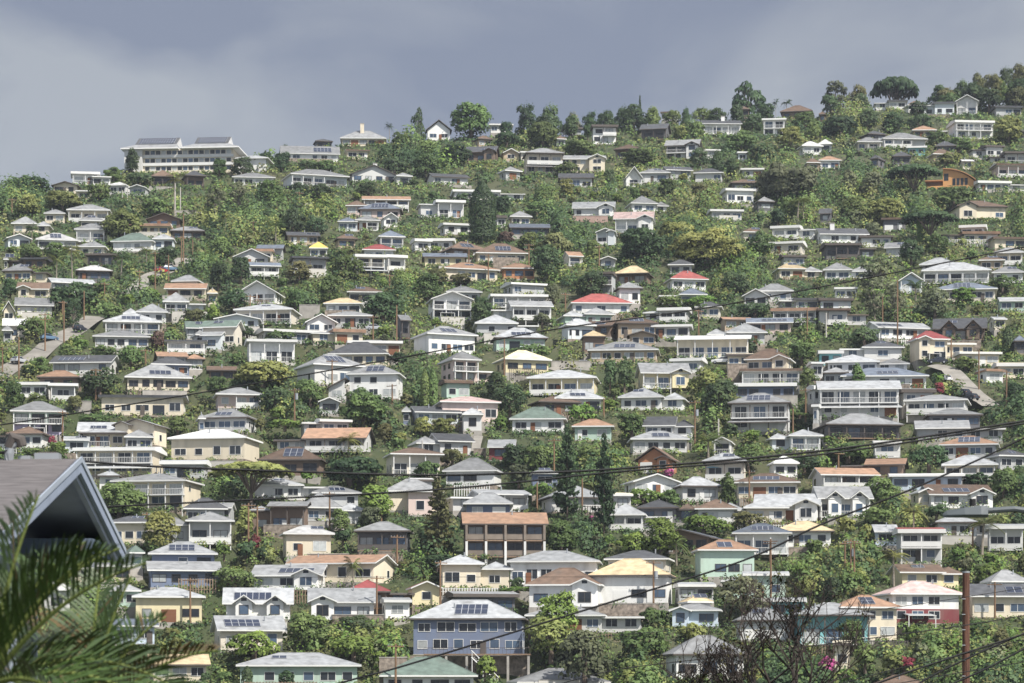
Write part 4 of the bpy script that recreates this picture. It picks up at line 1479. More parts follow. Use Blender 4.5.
# the ground: one sheet, with a level pad cut for every building
def terrain():
    us = np.concatenate([np.linspace(-700, -80, 40)[:-1], np.linspace(-80, 1104, 330), np.linspace(1104, 1724, 40)[1:]])
    Ys = np.concatenate([np.linspace(-60, 400, 70)[:-1], np.linspace(400, 1110, 460), np.linspace(1110, 2600, 70)[1:]])
    PX, YY = np.meshgrid(us, Ys)
    X = (PX - 512) / F * np.maximum(YY, 260); Z = terr(X, YY)
    for h in FPS:
        jm = (np.abs(YY - h['Y'] - 5) < 30) & (np.abs(X - h['X']) < h['w'] / 2 + 24)
        if not jm.any(): continue
        dist = fp_dist(h, X[jm], YY[jm], .8)
        Z[jm] = np.minimum(Z[jm], h['z'] - .12 + np.maximum(0, dist) * 1.0)
    ny, nx = X.shape; co = np.stack([X, YY, Z], -1).reshape(-1, 3)
    i = np.arange(ny * nx).reshape(ny, nx); q = np.stack([i[:-1, :-1], i[:-1, 1:], i[1:, 1:], i[1:, :-1]], -1).reshape(-1, 4)
    me = bpy.data.meshes.new('hillside'); me.vertices.add(len(co)); me.vertices.foreach_set('co', co.astype(np.float32).ravel())
    me.loops.add(q.size); me.loops.foreach_set('vertex_index', q.astype(np.int32).ravel())
    me.polygons.add(len(q)); me.polygons.foreach_set('loop_start', np.arange(0, q.size, 4, dtype=np.int32))
    me.polygons.foreach_set('use_smooth', np.ones(len(q), bool)); me.update(); me.validate()
    m = bpy.data.materials.new('hill_ground'); t = nt(m); N = t.nodes; L = t.links
    o = N.new('ShaderNodeOutputMaterial'); b = N.new('ShaderNodeBsdfPrincipled'); b.inputs['Roughness'].default_value = .95; L.new(b.outputs[0], o.inputs[0])
    tc = N.new('ShaderNodeTexCoord'); prev = None
    for sc, c0, c1, lo, hi in ((.04, (.062,.066,.030), (.036,.052,.017), .42, .60), (.35, None, (.15,.125,.08), .60, .76), (1.7, None, (.045,.055,.022), .5, .68)):
        n = N.new('ShaderNodeTexNoise'); n.inputs['Scale'].default_value = sc; n.inputs['Detail'].default_value = 5; L.new(tc.outputs['Object'], n.inputs['Vector'])
        mr = N.new('ShaderNodeMapRange'); mr.inputs[1].default_value = lo; mr.inputs[2].default_value = hi; L.new(n.outputs[0], mr.inputs[0])
        mx = N.new('ShaderNodeMix'); mx.data_type = 'RGBA'; L.new(mr.outputs[0], mx.inputs[0]); mx.inputs[7].default_value = (*c1, 1)
        if prev is None: mx.inputs[6].default_value = (*c0, 1)
        else: L.new(prev, mx.inputs[6])
        prev = mx.outputs[2]
    L.new(prev, b.inputs['Base Color']); me.materials.append(m)
    o = link('hillside', me); tag(o, kind='structure'); return o
terrain()
for h in KEEP: build_house(h)
# the smallest far houses past the three hundred that show largest: one mass
if SMALL:
    before = set(o.name for o in COL.objects); mb_parts = []
    for h in SMALL: build_house(h)
    new = [o for o in COL.objects if o.name not in before]
    bpy.context.view_layer.update()
    acc = MB()
    for o in new:
        if o.type != 'MESH': continue
        M = o.matrix_world.copy(); k = len(acc.v); acc.v += [tuple(M @ v.co) for v in o.data.vertices]
        mi = [acc.mi(m) for m in o.data.materials]
        for p in o.data.polygons: acc.f.append(tuple(k + i for i in p.vertices)); acc.m.append(mi[p.material_index])
    for o in new: bpy.data.objects.remove(o)
    tag(acc.build('far_houses'), kind='stuff')

# ------------------------------------------------------------------ two buildings of their own shape
def long_block():
    h = SP; w, d, H = h['w'], h['d'], h['hh']; root = empty('apartment_building', (h['X'], h['Y'], h['z']), h['a'], 'long three-storey cream block with grey and dark panelled roofs on the ridge', 'building'); h['root'] = root
    wm = wallm('c'); mb = MB(); mb.box(-w/2, w/2, 0, d, -3, H + .1, wm); mb.build('wall', root)
    mb = MB(); mb.box(-w/2 - 2.5, -w/2 + 3.2, -1.2, d - 2, -3, H * .98, 'trim_white'); mb.build('stair_tower', root)
    sh = H / 3
    for r in range(3):
        lb = MB(); lb.box(-w/2 + 3.3, w/2 + .2, -.5, -.01, r * sh - .1, r * sh + .75, 'trim_white' if r else wm); lb.build('balcony_parapet', root)
        for i in range(16):
            x = -w/2 + 4.6 + (w - 6) * i / 15
            add_window(root, x, 0, r * sh + .95, 1.4, 1.2, 0, ['glass_dark', 'glass_sky_tint', 'glass_dark', 'glass_curtain'][(i * 3 + r) % 4], 'trim_white', False)
    for (a, b) in ((-w/2 - 3.5, -1.2), (-.6, w/2 + 2.2)):
        rb = MB(); e0, e1 = -2.4, d + 2; x0, x1 = a, b; z = H - .1
        # a pale flared skirt and a steeper dark upper roof
        i0, i1, j0, j1 = x0 + 4, x1 - (4 if b > 1 else 1), e0 + 3.2, e1 - 3.2; zm = z + 1.9; zt = zm + 3.2; ym = d / 2
        rb.poly([(x0, e1, z), (x1, e1, z), (x1, e0, z), (x0, e0, z)], 'trim_white')
        c = [(x0, e0), (x1, e0), (x1, e1), (x0, e1)]; k = [(i0, j0), (i1, j0), (i1, j1), (i0, j1)]
        for q in range(4):
            p, n2 = c[q], c[(q + 1) % 4]
            rb.poly([(*p, z), (*n2, z), (*n2, z + .35), (*p, z + .35)], 'trim_white')
            rb.poly([(*p, z + .35), (*n2, z + .35), (*k[(q + 1) % 4], zm), (*k[q], zm)], roofm('g'))
        rb.poly([(i0, j0, zm), (i1, j0, zm), (i1, ym, zt), (i0, ym, zt)], roofm('d')); rb.poly([(i1, j1, zm), (i0, j1, zm), (i0, ym, zt), (i1, ym, zt)], roofm('d'))
        for x in (i0, i1): rb.poly([(x, j0, zm), (x, ym, zt), (x, j1, zm)][::(1 if x == i0 else -1)], roofm('w'))
        ro = rb.build('roof', root)
        solar(ro, Vector((i0 + 1, j0 + .5, zm + .3)), Vector((i1 - i0 - 2, 0, 0)), Vector((0, (ym - j0) * .8, (zt - zm) * .8)), 14, 3)
    # a low annexe at the right end
    ab = MB(); ab.box(w/2 + .3, w/2 + 10, 2, 10, -3, 4.6, wallm('w')); hip(ab, w/2 + .1, w/2 + 11, 1, 11, 4.5, .25, 1.6, roofm('l'), MATS['trim_white']); ab.build('annexe', root)
long_block()
def curved_house():
    h = SO; w, d, H = h['w'], h['d'], h['hh']; root = empty('house', (h['X'], h['Y'], h['z']), h['a'], 'curved-roof orange house above the dark flat-topped tree', 'house', 'houses on the hillside'); h['root'] = root
    wm = mat('wall_orange', (.62,.33,.14), var=.06); x0, x1 = -w * .16, w/2; N = 14
    arc = [(x0 + (x1 - x0) * i / N, H + 1.5 - 3.6 * (i / N) ** 2.2) for i in range(N + 1)]
    mb = MB(); mb.poly([(x0, 0, -3), (x1, 0, -3)] + [(x, 0, z) for x, z in arc[::-1]], wm); mb.poly([(x1, d, -3), (x0, d, -3)] + [(x, d, z) for x, z in arc], wm)
    for a, b in (((x0, -3), (x0, arc[0][1])), ((x1, arc[-1][1]), (x1, -3))): mb.poly([(a[0], 0, a[1]), (b[0], 0, b[1]), (b[0], d, b[1]), (a[0], d, a[1])], wm)
    mb.build('wall', root)
    rb = MB(); rm = mat('roof_orange_brown', (.42,.22,.11), var=.1)
    ar = [(x + (x - x0) * .06, z + .05) for x, z in arc]
    for (xa, za), (xb, zb) in zip(ar, ar[1:]):
        rb.poly([(xa, -.9, za + .25), (xb, -.9, zb + .25), (xb, d + .5, zb + .25), (xa, d + .5, za + .25)], rm); rb.poly([(xa, -.9, za), (xa, d + .5, za), (xb, d + .5, zb), (xb, -.9, zb)], rm)
        rb.poly([(xa, -.9, za), (xb, -.9, zb), (xb, -.9, zb + .25), (xa, -.9, za + .25)], rm)
    rb.build('roof', root)
    mb = MB(); mb.box(-w/2, x0 - .01, 1.2, d - 1, -3, H * .55, wallm('b')); mb.build('side_wing', root)
    mb = MB(); mb.box(-w/2 - .6, x0 - .02, -.9, d - .5, H * .56, H * .56 + .3, rm); mb.build('wing_roof', root)
    mb = MB(); mb.box(-w/2, x0 - .02, -1.2, 1.1, -3, .9, wm); mb.build('terrace_wall', root)
    for i in range(4): add_window(root, x0 + (x1 - x0) * (.36 + .13 * i), 0, 1.2, .9, 2.0, 0, 'glass_dark', 'trim_dark', False)
    add_window(root, x0 + 1.0, 0, H * .6, 1.2, 2.0, 0, 'glass_dark', 'trim_dark', False)
curved_house()
listed_trees()
# ------------------------------------------------------------------ roads, driveways, walls
def P(t, x, y): return tp(t, x, y)
ROADS = [('road', 5.5, [P('C1', -40, 400), P('C1', 40, 350), P('C1', 150, 290), P('C1', 240, 232), P('C1', 320, 180), P('C1', 400, 130), P('C1', 470, 85)]),
         ('road', 5.0, [P('B1', 640, 560), P('B1', 700, 505), P('B1', 770, 465), P('B1', 850, 430), P('B1', 910, 380)]),
         ('road', 4.2, [P('C5', 560, 425), P('C5', 640, 450), P('C5', 700, 510), P('C5', 760, 560), P('C5', 840, 610)]),
         ('driveway', 4.5, [P('A2', 440, 640), P('A2', 500, 622), P('A2', 560, 606)]),
         ('driveway', 3.0, [P('C3', 690, 345), P('C3', 790, 322), P('C3', 880, 318)]),
         ('path', 1.8, [P('D3', 320, 165), P('D3', 325, 120), P('D3', 335, 70)])]
mat('road_paving', (.24,.225,.20), rough=.9, var=.2, nscale=.35, stain=((.16,.15,.14), .2, .5))
ROADPTS = []
for nm, wd, pts in ROADS:
    g = []
    for (a, b), (c, d) in zip(pts, pts[1:]):
        for k in range(8): g.append(ground_at(a + (c - a) * k / 8, b + (d - b) * k / 8))
    g.append(ground_at(*pts[-1])); mb = MB(); rows = []
    for i, (x, y) in enumerate(g):
        x2, y2 = g[min(i + 1, len(g) - 1)]; x1, y1 = g[max(i - 1, 0)]
        t = Vector((x2 - x1, y2 - y1, 0)).normalized(); n = Vector((-t.y, t.x, 0)); ROADPTS.append((x, y, wd / 2 + .8))
        rows.append([(x + n.x * o, y + n.y * o, T(x + n.x * o, y + n.y * o) + .22) for o in np.linspace(-wd / 2, wd / 2, 5)])
    for r0, r1 in zip(rows, rows[1:]):
        for k in range(4): mb.poly([r0[k], r0[k + 1], r1[k + 1], r1[k]], 'road_paving')
    tag(mb.build(nm), kind='structure')
RP = np.array(ROADPTS)
def on_road(X, Y):
    return (np.hypot(RP[:, 0][None] - np.atleast_1d(X)[:, None], RP[:, 1][None] - np.atleast_1d(Y)[:, None]) < RP[:, 2][None]).any(1)
# retaining walls that show their face
OTH = []       # other things: (root, px, py, base label, noun)
def wall_thing(t, x0, x1, y0, y1, m, label):
    ax, ay = tp(t, x0, y0); bx, by = tp(t, x1, y1); Y = Yrow(by); s = F / Y; W = (bx - ax) / s; H = (by - ay) / s
    mb = MB(); mb.box(-W/2, W/2, 0, .5, -2.5, H, m); mb.box(-W/2 - .06, W/2 + .06, -.06, .56, H, H + .14, 'concrete')
    o = mb.build('retaining_wall', loc=(((ax + bx) / 2 - 512) / s, Y, (YH - by) / s)); tag(o, label, 'wall')
mat('wall_rose', (.40,.28,.24), var=.15, nscale=1.0)
wall_thing('B3', 795, 965, 175, 203, 'wall_rose', 'rose-brown retaining wall under a long white gabled house')
wall_thing('C4', 550, 645, 312, 362, 'stone', 'brown stone retaining wall under the blank cream wall')
wall_thing('E2', 850, 985, 560, 655, 'stone', 'dark stone wall left of the blue house deck')
wall_thing('E3', 150, 440, 262, 300, 'concrete', 'long pale retaining wall behind the blue house roof')
wall_thing('C1', 365, 445, 495, 545, 'concrete', 'plain cream garden wall beside the grey box house')
wall_thing('D3', 310, 370, 140, 172, 'stone', 'stone wall beside the path near the dark red house')
wall_thing('E2', 620, 870, 352, 395, 'stone', 'low stone wall under the white left-gabled house')
wall_thing('C3', 690, 880, 300, 335, 'concrete', 'pale wall at the parking right of the pale yellow roof')
wall_thing('D1', 420, 560, 232, 256, 'concrete', 'cream garden wall below the cream multi-level house')
wall_thing('D2', 500, 700, 655, 690, 'stone', 'rough stone wall below the small white-roofed house')
wall_thing('B1', 850, 990, 150, 172, 'concrete', 'pale court wall near the two tall white poles')
wall_thing('A3', 890, 1010, 528, 552, 'trim_white', 'white balustrade wall right of the charcoal-roofed ridge house')
wall_thing('B2', 460, 560, 610, 645, 'concrete', 'grey wall under the sand-roofed white house')
# low garden walls and fences in front of some houses
GW = []
def garden_walls():
    rs = random.Random(77); mat('fence_wood', (.23,.17,.12), var=.3, nscale=2); mat('wall_paint_pale', (.52,.50,.46), var=.15, stain=((.2,.18,.15), .6, .4))
    for h in KEEP:
        if rs.random() > .50 or 'D' in h['opt'] or h['w'] < 7: continue
        w = h['w'] * rs.uniform(.5, .95); off = h['of'] + rs.uniform(1.6, 3.2); sh = rs.uniform(-.2, .2) * h['w']; c, s = math.cos(h['a']), math.sin(h['a'])
        X = h['X'] + sh * c + off * s; Y = h['Y'] + sh * s - off * c
        if any(fp_dist(k, X, Y) < 1.0 for k in KEEP if abs(k['Y'] - Y) < 25) : continue
        z = T(X, Y); top = rs.uniform(.5, 1.1) if rs.random() < .6 else rs.uniform(1.1, 2.2); mb = MB(); kd = rs.choice(['white', 'grey', 'stone', 'fence', 'fence'])
        if kd == 'fence':
            m = rs.choice(['fence_wood', 'rail_white', 'rail_dark']); n = int(w / .45)
            for i in range(n + 1): x = -w/2 + w * i / n; mb.box(x - .08, x + .08, -.03, .03, -1, top + .2, m)
            for zz in (.25, top): mb.box(-w/2, w/2, .031, .07, zz, zz + .09, m)
            core = {'fence_wood': 'brown picket fence', 'rail_white': 'white picket fence', 'rail_dark': 'dark picket fence'}[m]; nm = 'fence'
        else:
            m = {'white': 'wall_paint_pale', 'grey': 'concrete', 'stone': 'stone'}[kd]; mb.box(-w/2, w/2, -.12, .12, -2, top, m); mb.box(-w/2 - .05, w/2 + .05, -.16, .16, top, top + .09, 'concrete')
            core = {'white': 'low pale garden wall', 'grey': 'low grey garden wall', 'stone': 'low stone garden wall'}[kd]; nm = 'garden_wall'
        o = mb.build(nm, loc=(X, Y, z)); o.rotation_euler = (0, 0, h['a']); tag(o, None, 'fence' if nm == 'fence' else 'wall')
        GW.append(dict(root=o, px=512 + F * X / Y, py=YH - F * z / Y, core=core, kind='fence' if nm == 'fence' else 'wall'))
garden_walls()
# ------------------------------------------------------------------ cars
def make_car(px, py, cname, label, rz):
    x, y = ground_at(px, py); z = T(x, y) + .24; root = empty('parked_car', (x, y, z), rz, label, 'car')
    CC = dict(red=(.35,.03,.04), white=(.75,.75,.75), silver=(.45,.47,.5), dark=(.03,.035,.05), blue=(.12,.2,.3))
    pm = mat('car_paint_' + cname, CC[cname], rough=.25, var=.02, spec=.6, objvar=.02)
    def prof(pts, hw, mname, mb, zi=0):
        n = len(pts)
        for i in range(n):
            (a, b), (c, d) = pts[i], pts[(i + 1) % n]; mb.poly([(a, -hw(b), b), (c, -hw(d), d), (c, hw(d), d), (a, hw(b), b)], mname)
        mb.poly([(a, -hw(b), b) for a, b in pts][::-1], mname); mb.poly([(a, hw(b), b) for a, b in pts], mname)
    b = MB(); prof([(-2.2, .35), (-2.2, .85), (-1.9, .95), (1.1, .98), (2.1, .8), (2.25, .6), (2.2, .3)], lambda z: .88 if z > .4 else .82, pm, b)
    prof([(-1.75, .96), (-1.3, 1.46), (.1, 1.5), (.95, .98)], lambda z: .80 if z < 1.2 else .64, pm, b); b.build('body', root)
    g = MB(); prof([(-1.6, 1.02), (-1.28, 1.40), (.08, 1.44), (.8, 1.02)], lambda z: .815 if z < 1.2 else .67, 'glass_dark', g); g.build('side_window', root)
    for xx, sx in ((.53, 1), (-1.54, -1)):
        w = MB(); zx = ((.97, 1.0), (.14, 1.46)) if sx > 0 else ((-1.76, 1.0), (-1.33, 1.42))
        w.poly([(zx[0][0] + .02 * sx, -.72, zx[0][1]), (zx[0][0] + .02 * sx, .72, zx[0][1]), (zx[1][0] + .02 * sx, .6, zx[1][1]), (zx[1][0] + .02 * sx, -.6, zx[1][1])], 'glass_dark'); w.build('windscreen' if sx > 0 else 'rear_window', root)
    for wx in (-1.4, 1.4):
        for sy in (-1, 1):
            w = MB(); w.tube([(wx, sy * .68, .32), (wx, sy * .9, .32)], .33, 'rubber', 14); wo = w.build('wheel', root)
            w = MB(); w.tube([(wx, sy * .895, .32), (wx, sy * .915, .32)], .19, 'metal_grey', 10); w.build('rim', wo)
    for sy in (-1, 1):
        w = MB(); w.box(2.19, 2.245, sy * .6 - .18, sy * .6 + .18, .6, .74, 'trim_white'); w.build('headlight', root)
        w = MB(); w.box(-2.23, -2.19, sy * .62 - .15, sy * .62 + .15, .68, .84, 'door_brown'); w.build('tail_light', root)
def car(t, x, y, c, label, rz): make_car(*tp(t, x, y), c, label, R(rz))
car('B1', 788, 462, 'red', 'red car parked on the upper left road', 60)
car('B1', 828, 448, 'blue', 'blue-grey car parked beside the red car', 20)
car('C1', 236, 218, 'blue', 'pale blue car parked halfway down the steep left road', 40)
car('C1', 92, 318, 'silver', 'silver car parked low on the steep left road', 65)
car('C1', 390, 156, 'dark', 'dark van parked high on the steep left road', 70)
car('C5', 578, 420, 'dark', 'dark car parked before the rusty red roofed house', 175)
car('C5', 618, 500, 'white', 'white car parked at the top of the right driveway', 100)
car('C5', 702, 566, 'dark', 'dark car parked on the slope of the right road', 115)
car('C5', 738, 590, 'dark', 'dark car lowest on the right road', 120)
car('C4', 520, 325, 'white', 'white car parked beside the stone retaining wall', 170)
car('C3', 835, 326, 'silver', 'silver car parked by the pale wall right of the yellow roof', 170)
car('C2', 830, 155, 'silver', 'silver car under the carport near the cream garage', 5)
# ------------------------------------------------------------------ poles
POLE = []
def pole(px, y0, y1, code):
    X, Y = ground_at(px, y1); Y = clear_spot(px, Y, .5); X = (px - 512) / F * Y; z = T(X, Y); H = max(3.5, (YH - y0) / F * Y - z)
    root = empty('utility_pole', (X, Y, z), 0, cat='pole', group='utility poles on the hillside')
    m = 'pole_grey' if code == 'w' else 'pole_wood'
    mb = MB(); mb.tube([(0, 0, -1), (0, 0, H * .5), (0, 0, H)], [.19, .16, .13], m, 8); mb.build('pole', root)
    if code in 'xt' or (code == 'b' and (int(px) % 3)):
        for k, zz in enumerate((H - .4, H - 1.5) if code == 'x' else (H - .5,)):
            c = MB(); c.box(-1.25, 1.25, -.26, -.15, zz, zz + .14, m)
            for x in (-1.15, -.6, .6, 1.15): c.tube([(x, -.2, zz + .15), (x, -.2, zz + .38)], .05, 'metal_grey', 5)
            co = c.build('crossarm', root); co.rotation_euler = (0, 0, (px % 7 - 3) * .2)
    if code == 't':
        c = MB(); c.tube([(.42, -.1, H * .62), (.42, -.1, H * .62 + 1.3)], .3, 'metal_grey', 10); c.build('transformer', root)
    POLE.append(dict(root=root, px=px, py=(y0 + y1) / 2, code=code, X=X, Y=Y, z=z, H=H))
for tok in POLES.replace('\n', '|').split('|'):
    q = tok.split()
    if len(q) == 5:
        px, y0 = tp(q[0], q[1], q[2]); _, y1 = tp(q[0], q[1], q[3]); pole(px, y0, y1, q[4])
# ------------------------------------------------------------------ more trees and shrubs where the picture leaves room between the houses
MW, MH = 1124, 740
hm = np.zeros((MH, MW), bool); own = np.full((MH, MW), -1e9)
for h in ALL:
    a, b = int(max(0, h['x0'] + 50)), int(min(MW, h['x1'] + 50)); c, d = int(max(0, h['yt'])), int(min(MH, h['yb']))
    hm[c:d, a:b] = True
tm = np.zeros((MH, MW), np.int16)
for t in TS:
    s = F / t['Y']; cx, w = t['px'] + 50, t['W'] * s; yb = YH - F * t['z'] / t['Y']; hgt = t['H'] * s
    a, b, c, d = int(max(0, cx - w/2)), int(min(MW, cx + w/2)), int(max(0, yb - hgt)), int(min(MH, yb)); tm[c:d, a:b] += 1
rt = random.Random(42)
def ridge_row(px): return float(np.interp(px, _RX, _RY))
def fill(count, wmin, wmax, names, cat, group, maxh, maxt, kinds, asp):
    made = tries = 0
    while made < count and tries < 60000:
        tries += 1
        px = rt.uniform(-20, 1044); top = ridge_row(px) + 2
        row = top + (695 - top) * rt.random() ** 1.0
        Y = Yrow(row); s = F / Y; W = rt.uniform(wmin, wmax); H = W * rt.uniform(*asp); w, hg = W * s, H * s
        a, b, c, d = int(px + 50 - w/2), int(px + 50 + w/2) + 1, int(row - hg), int(row) + 1
        if a < 0 or b >= MW or c < 0 or d >= MH: continue
        if hm[c:d, a:b].mean() > maxh or tm[c:d, a:b].mean() > maxt: continue
        if hm[max(0, d - 2):d, a:b].any(): pass
        X = (px - 512) / F * Y
        if any(fp_dist(h, X, Y) < .6 + W * .12 for h in ALL if abs(h['Y'] - Y) < 26) or on_road(X, Y)[0]: continue
        tone = rt.choice('ggddyyyobbbp'); kind = rt.choice(kinds)
        add_tree(kind, px, W, H, X, Y, T(X, Y) - .1, tone, names[kind], cat if kind != 'palm' else 'palm', None, group, rt.randrange(1000))
        tm[c:d, a:b] += 1; hm_ = None; made += 1
    return made
nlist = len(TS)
n1 = fill(max(0, 300 - nlist), 5.5, 10, TNAME, 'tree', 'trees on the hillside', .20, .35, ['dome', 'dome', 'dome', 'palm', 'palm', 'open', 'dome'], (.75, 1.15))
n2 = fill(260, 2.2, 4.4, dict(dome='shrub'), 'shrub', 'shrubs between the houses', .30, .5, ['dome'], (.6, .95))
print('trees listed', nlist, 'filled', n1, 'shrubs', n2)
# flowering bushes
def bougain(t, x, y, wpx, hpx, tone, label):
    px, row = tp(t, x, y); Y = Yrow(row); Y = clear_spot(px, Y, .6); X = (px - 512) / F * Y
    W = wpx / ZM * Y / F; d = add_tree('dome', px, W, hpx / ZM * Y / F, X, Y, T(X, Y), tone, 'flowering_bush', 'bush', label, None, int(x))
bougain('D4', 260, 290, 70, 45, 'm', 'magenta bougainvillea below the brick-red double gables')
bougain('E5', 415, 612, 130, 60, 'f', 'crimson flowering bush below the white-over-dark-red house')
bougain('E5', 40, 650, 110, 110, 'm', 'magenta flowering bush beside the bare shrub')
bougain('D3', 885, 510, 45, 40, 'm', 'small pink flowering bush by the ragged Norfolk pine')
bougain('D2', 240, 640, 70, 80, 'f', 'red flowering bush beside the small white-roofed house')
bougain('D1', 255, 125, 50, 40, 'f', 'orange-red bush under the brown-roofed white house')
bougain('C5', 590, 560, 60, 70, 'f', 'red-leaved bush beside the right road')
bougain('E5', 620, 540, 50, 40, 'm', 'small purple bush at the foot of the dark red wall')
# ------------------------------------------------------------------ undergrowth that nobody could count
def undergrowth():
    rg = np.random.default_rng(5); N = 165000
    Y = 418 + 740 * rg.random(N) ** 1.3; px = rg.uniform(-240, 1264, N); row = YH - F * Zp(Y) / Y
    keep = rg.random(N) < .86; Y, px, row = Y[keep], px[keep], row[keep]; N = len(Y); X = (px - 512) / F * Y
    yr = np.interp(px, _RX, _RD); ok = Y < yr + 6
    for h in ALL:
        j = np.abs(Y - h['Y'] - 4) < 26; dd = fp_dist(h, X[j], Y[j], .35); k = np.where(j)[0][dd < 0]; ok[k] = False
    for x, y, r in ROADPTS: ok &= np.hypot(X - x, Y - y) > r
    # bare patches
    patch = np.sin(X * .07 + 2 * np.sin(Y * .031)) + np.sin(Y * .083 + X * .02); ok &= ~((patch > 1.6) & (rg.random(N) < .7))
    X, Y = X[ok], Y[ok]; n = len(X); Z = terr(X, Y)
    # follow the cut pads
    for h in ALL:
        j = (np.abs(Y - h['Y'] - 5) < 28) & (np.abs(X - h['X']) < h['w'] / 2 + 20)
        if j.any(): Z[j] = np.minimum(Z[j], h['z'] - .12 + np.maximum(0, fp_dist(h, X[j], Y[j], .8)) * 1.0)
    fy = np.clip(Y / 640, .72, 1.35)
    ip = np.clip(px[ok].astype(int) + 50, 0, MW - 1); ir = row[ok].astype(int); free = np.ones(n, bool)
    for dy in (1, 4, 8, 12, 16):
        for dx in (-6, 0, 6): free &= ~hm[np.clip(ir - dy, 0, MH - 1), np.clip(ip + dx, 0, MW - 1)]
    free2 = free.copy()
    for dy in (6, 14, 20, 26):
        for dx in (-14, -8, 8, 14): free2 &= ~hm[np.clip(ir - dy, 0, MH - 1), np.clip(ip + dx, 0, MW - 1)]
    q = rg.random(n); huge = free2 & (q < .11); big = free & ~huge & (q < .31)
    rad = np.where(huge, rg.uniform(2.0, 3.9, n), np.where(big, rg.uniform(1.1, 2.4, n), rg.uniform(.55, 1.4, n))) * fy
    hh = rad * np.where(huge, rg.uniform(1.1, 1.8, n), np.where(big, rg.uniform(1.0, 1.9, n), rg.uniform(.6, 1.1, n))); m_ = np.where(huge, 150, np.where(big, 38, 9))
    # hedges and planting along the foot of every house, up to where the picture shows its wall begin
    eX, eY, eZ, eR, eH = [], [], [], [], []
    for h in ALL:
        if 'D' in h.get('opt', ()): continue
        c, s_ = math.cos(h['a']), math.sin(h['a']); s1 = h['s']; hid = max(.35, (h.get('yb2', h['yb']) - h['yb']) / s1)
        for k in range(int(h['w'] * 1.9)):
            if rg.random() < .22: continue
            lx = rg.uniform(-h['w'] / 2 - .6, h['w'] / 2 + .6); ly = -h['of'] - rg.uniform(.7, 2.0); X2 = h['X'] + lx * c - ly * s_; Y2 = h['Y'] + lx * s_ + ly * c
            if any(fp_dist(g, X2, Y2) < .3 for g in ALL if g is not h and abs(g['Y'] - Y2) < 20): continue
            z2 = min(T(X2, Y2), h['z'] - .12); eX.append(X2); eY.append(Y2); eZ.append(z2); eR.append(rg.uniform(.5, 1.0)); eH.append(min(3.5, h['z'] - z2 + hid * rg.uniform(.6, 1.15)))
    X = np.r_[X, eX]; Y = np.r_[Y, eY]; Z = np.r_[Z, eZ]; rad = np.r_[rad, eR]; hh = np.r_[hh, eH]; m_ = np.r_[m_, np.full(len(eX), 20)]; n = len(X); fy = np.clip(Y / 640, .72, 1.35)
    idx = np.repeat(np.arange(n), m_); M = len(idx)
    d = rg.normal(size=(M, 3)); d /= np.linalg.norm(d, axis=1)[:, None]; d[:, 2] = np.abs(d[:, 2])
    lump = 1 + .22 * np.sin(d[:, 0] * 5 + idx) * np.sin(d[:, 1] * 5 + idx * .7)
    C = np.stack([X, Y, Z], -1)[idx] + d * np.stack([rad, rad, hh], -1)[idx] * (rg.uniform(.78, 1.08, M) * lump)[:, None]
    nr = d * .9 + rg.normal(size=d.shape) * .25; nr /= np.linalg.norm(nr, axis=1)[:, None]
    s = (.12 * fy + .13 * np.minimum(rad, 1.6))[idx] * rg.uniform(.6, 1.3, M)
    U, V = frame_from(nr, rg, s)
    tones = ['g', 'd', 'y', 'o', 'b', 'p']; base = (np.sin(X * .05 + Y * .021) + np.sin(X * .13 - Y * .06)) * .6 + rg.normal(size=n) * .9
    ti = np.digitize(base, [-.35, .50, .90, 1.5, 2.0]); ti = np.array([1, 0, 3, 2, 4, 5])[ti]
    val = np.clip(.2 * rg.random(M) + .8 * rg.random(n)[idx], 0, 1)
    bd = d * np.array([1, 1, .9]) + np.array([0, 0, .15]); me = quads_mesh('undergrowth', C, U, V, val, bd, [leafmat(t) for t in tones], ti[idx])
    tag(link('undergrowth', me), kind='stuff')
undergrowth()
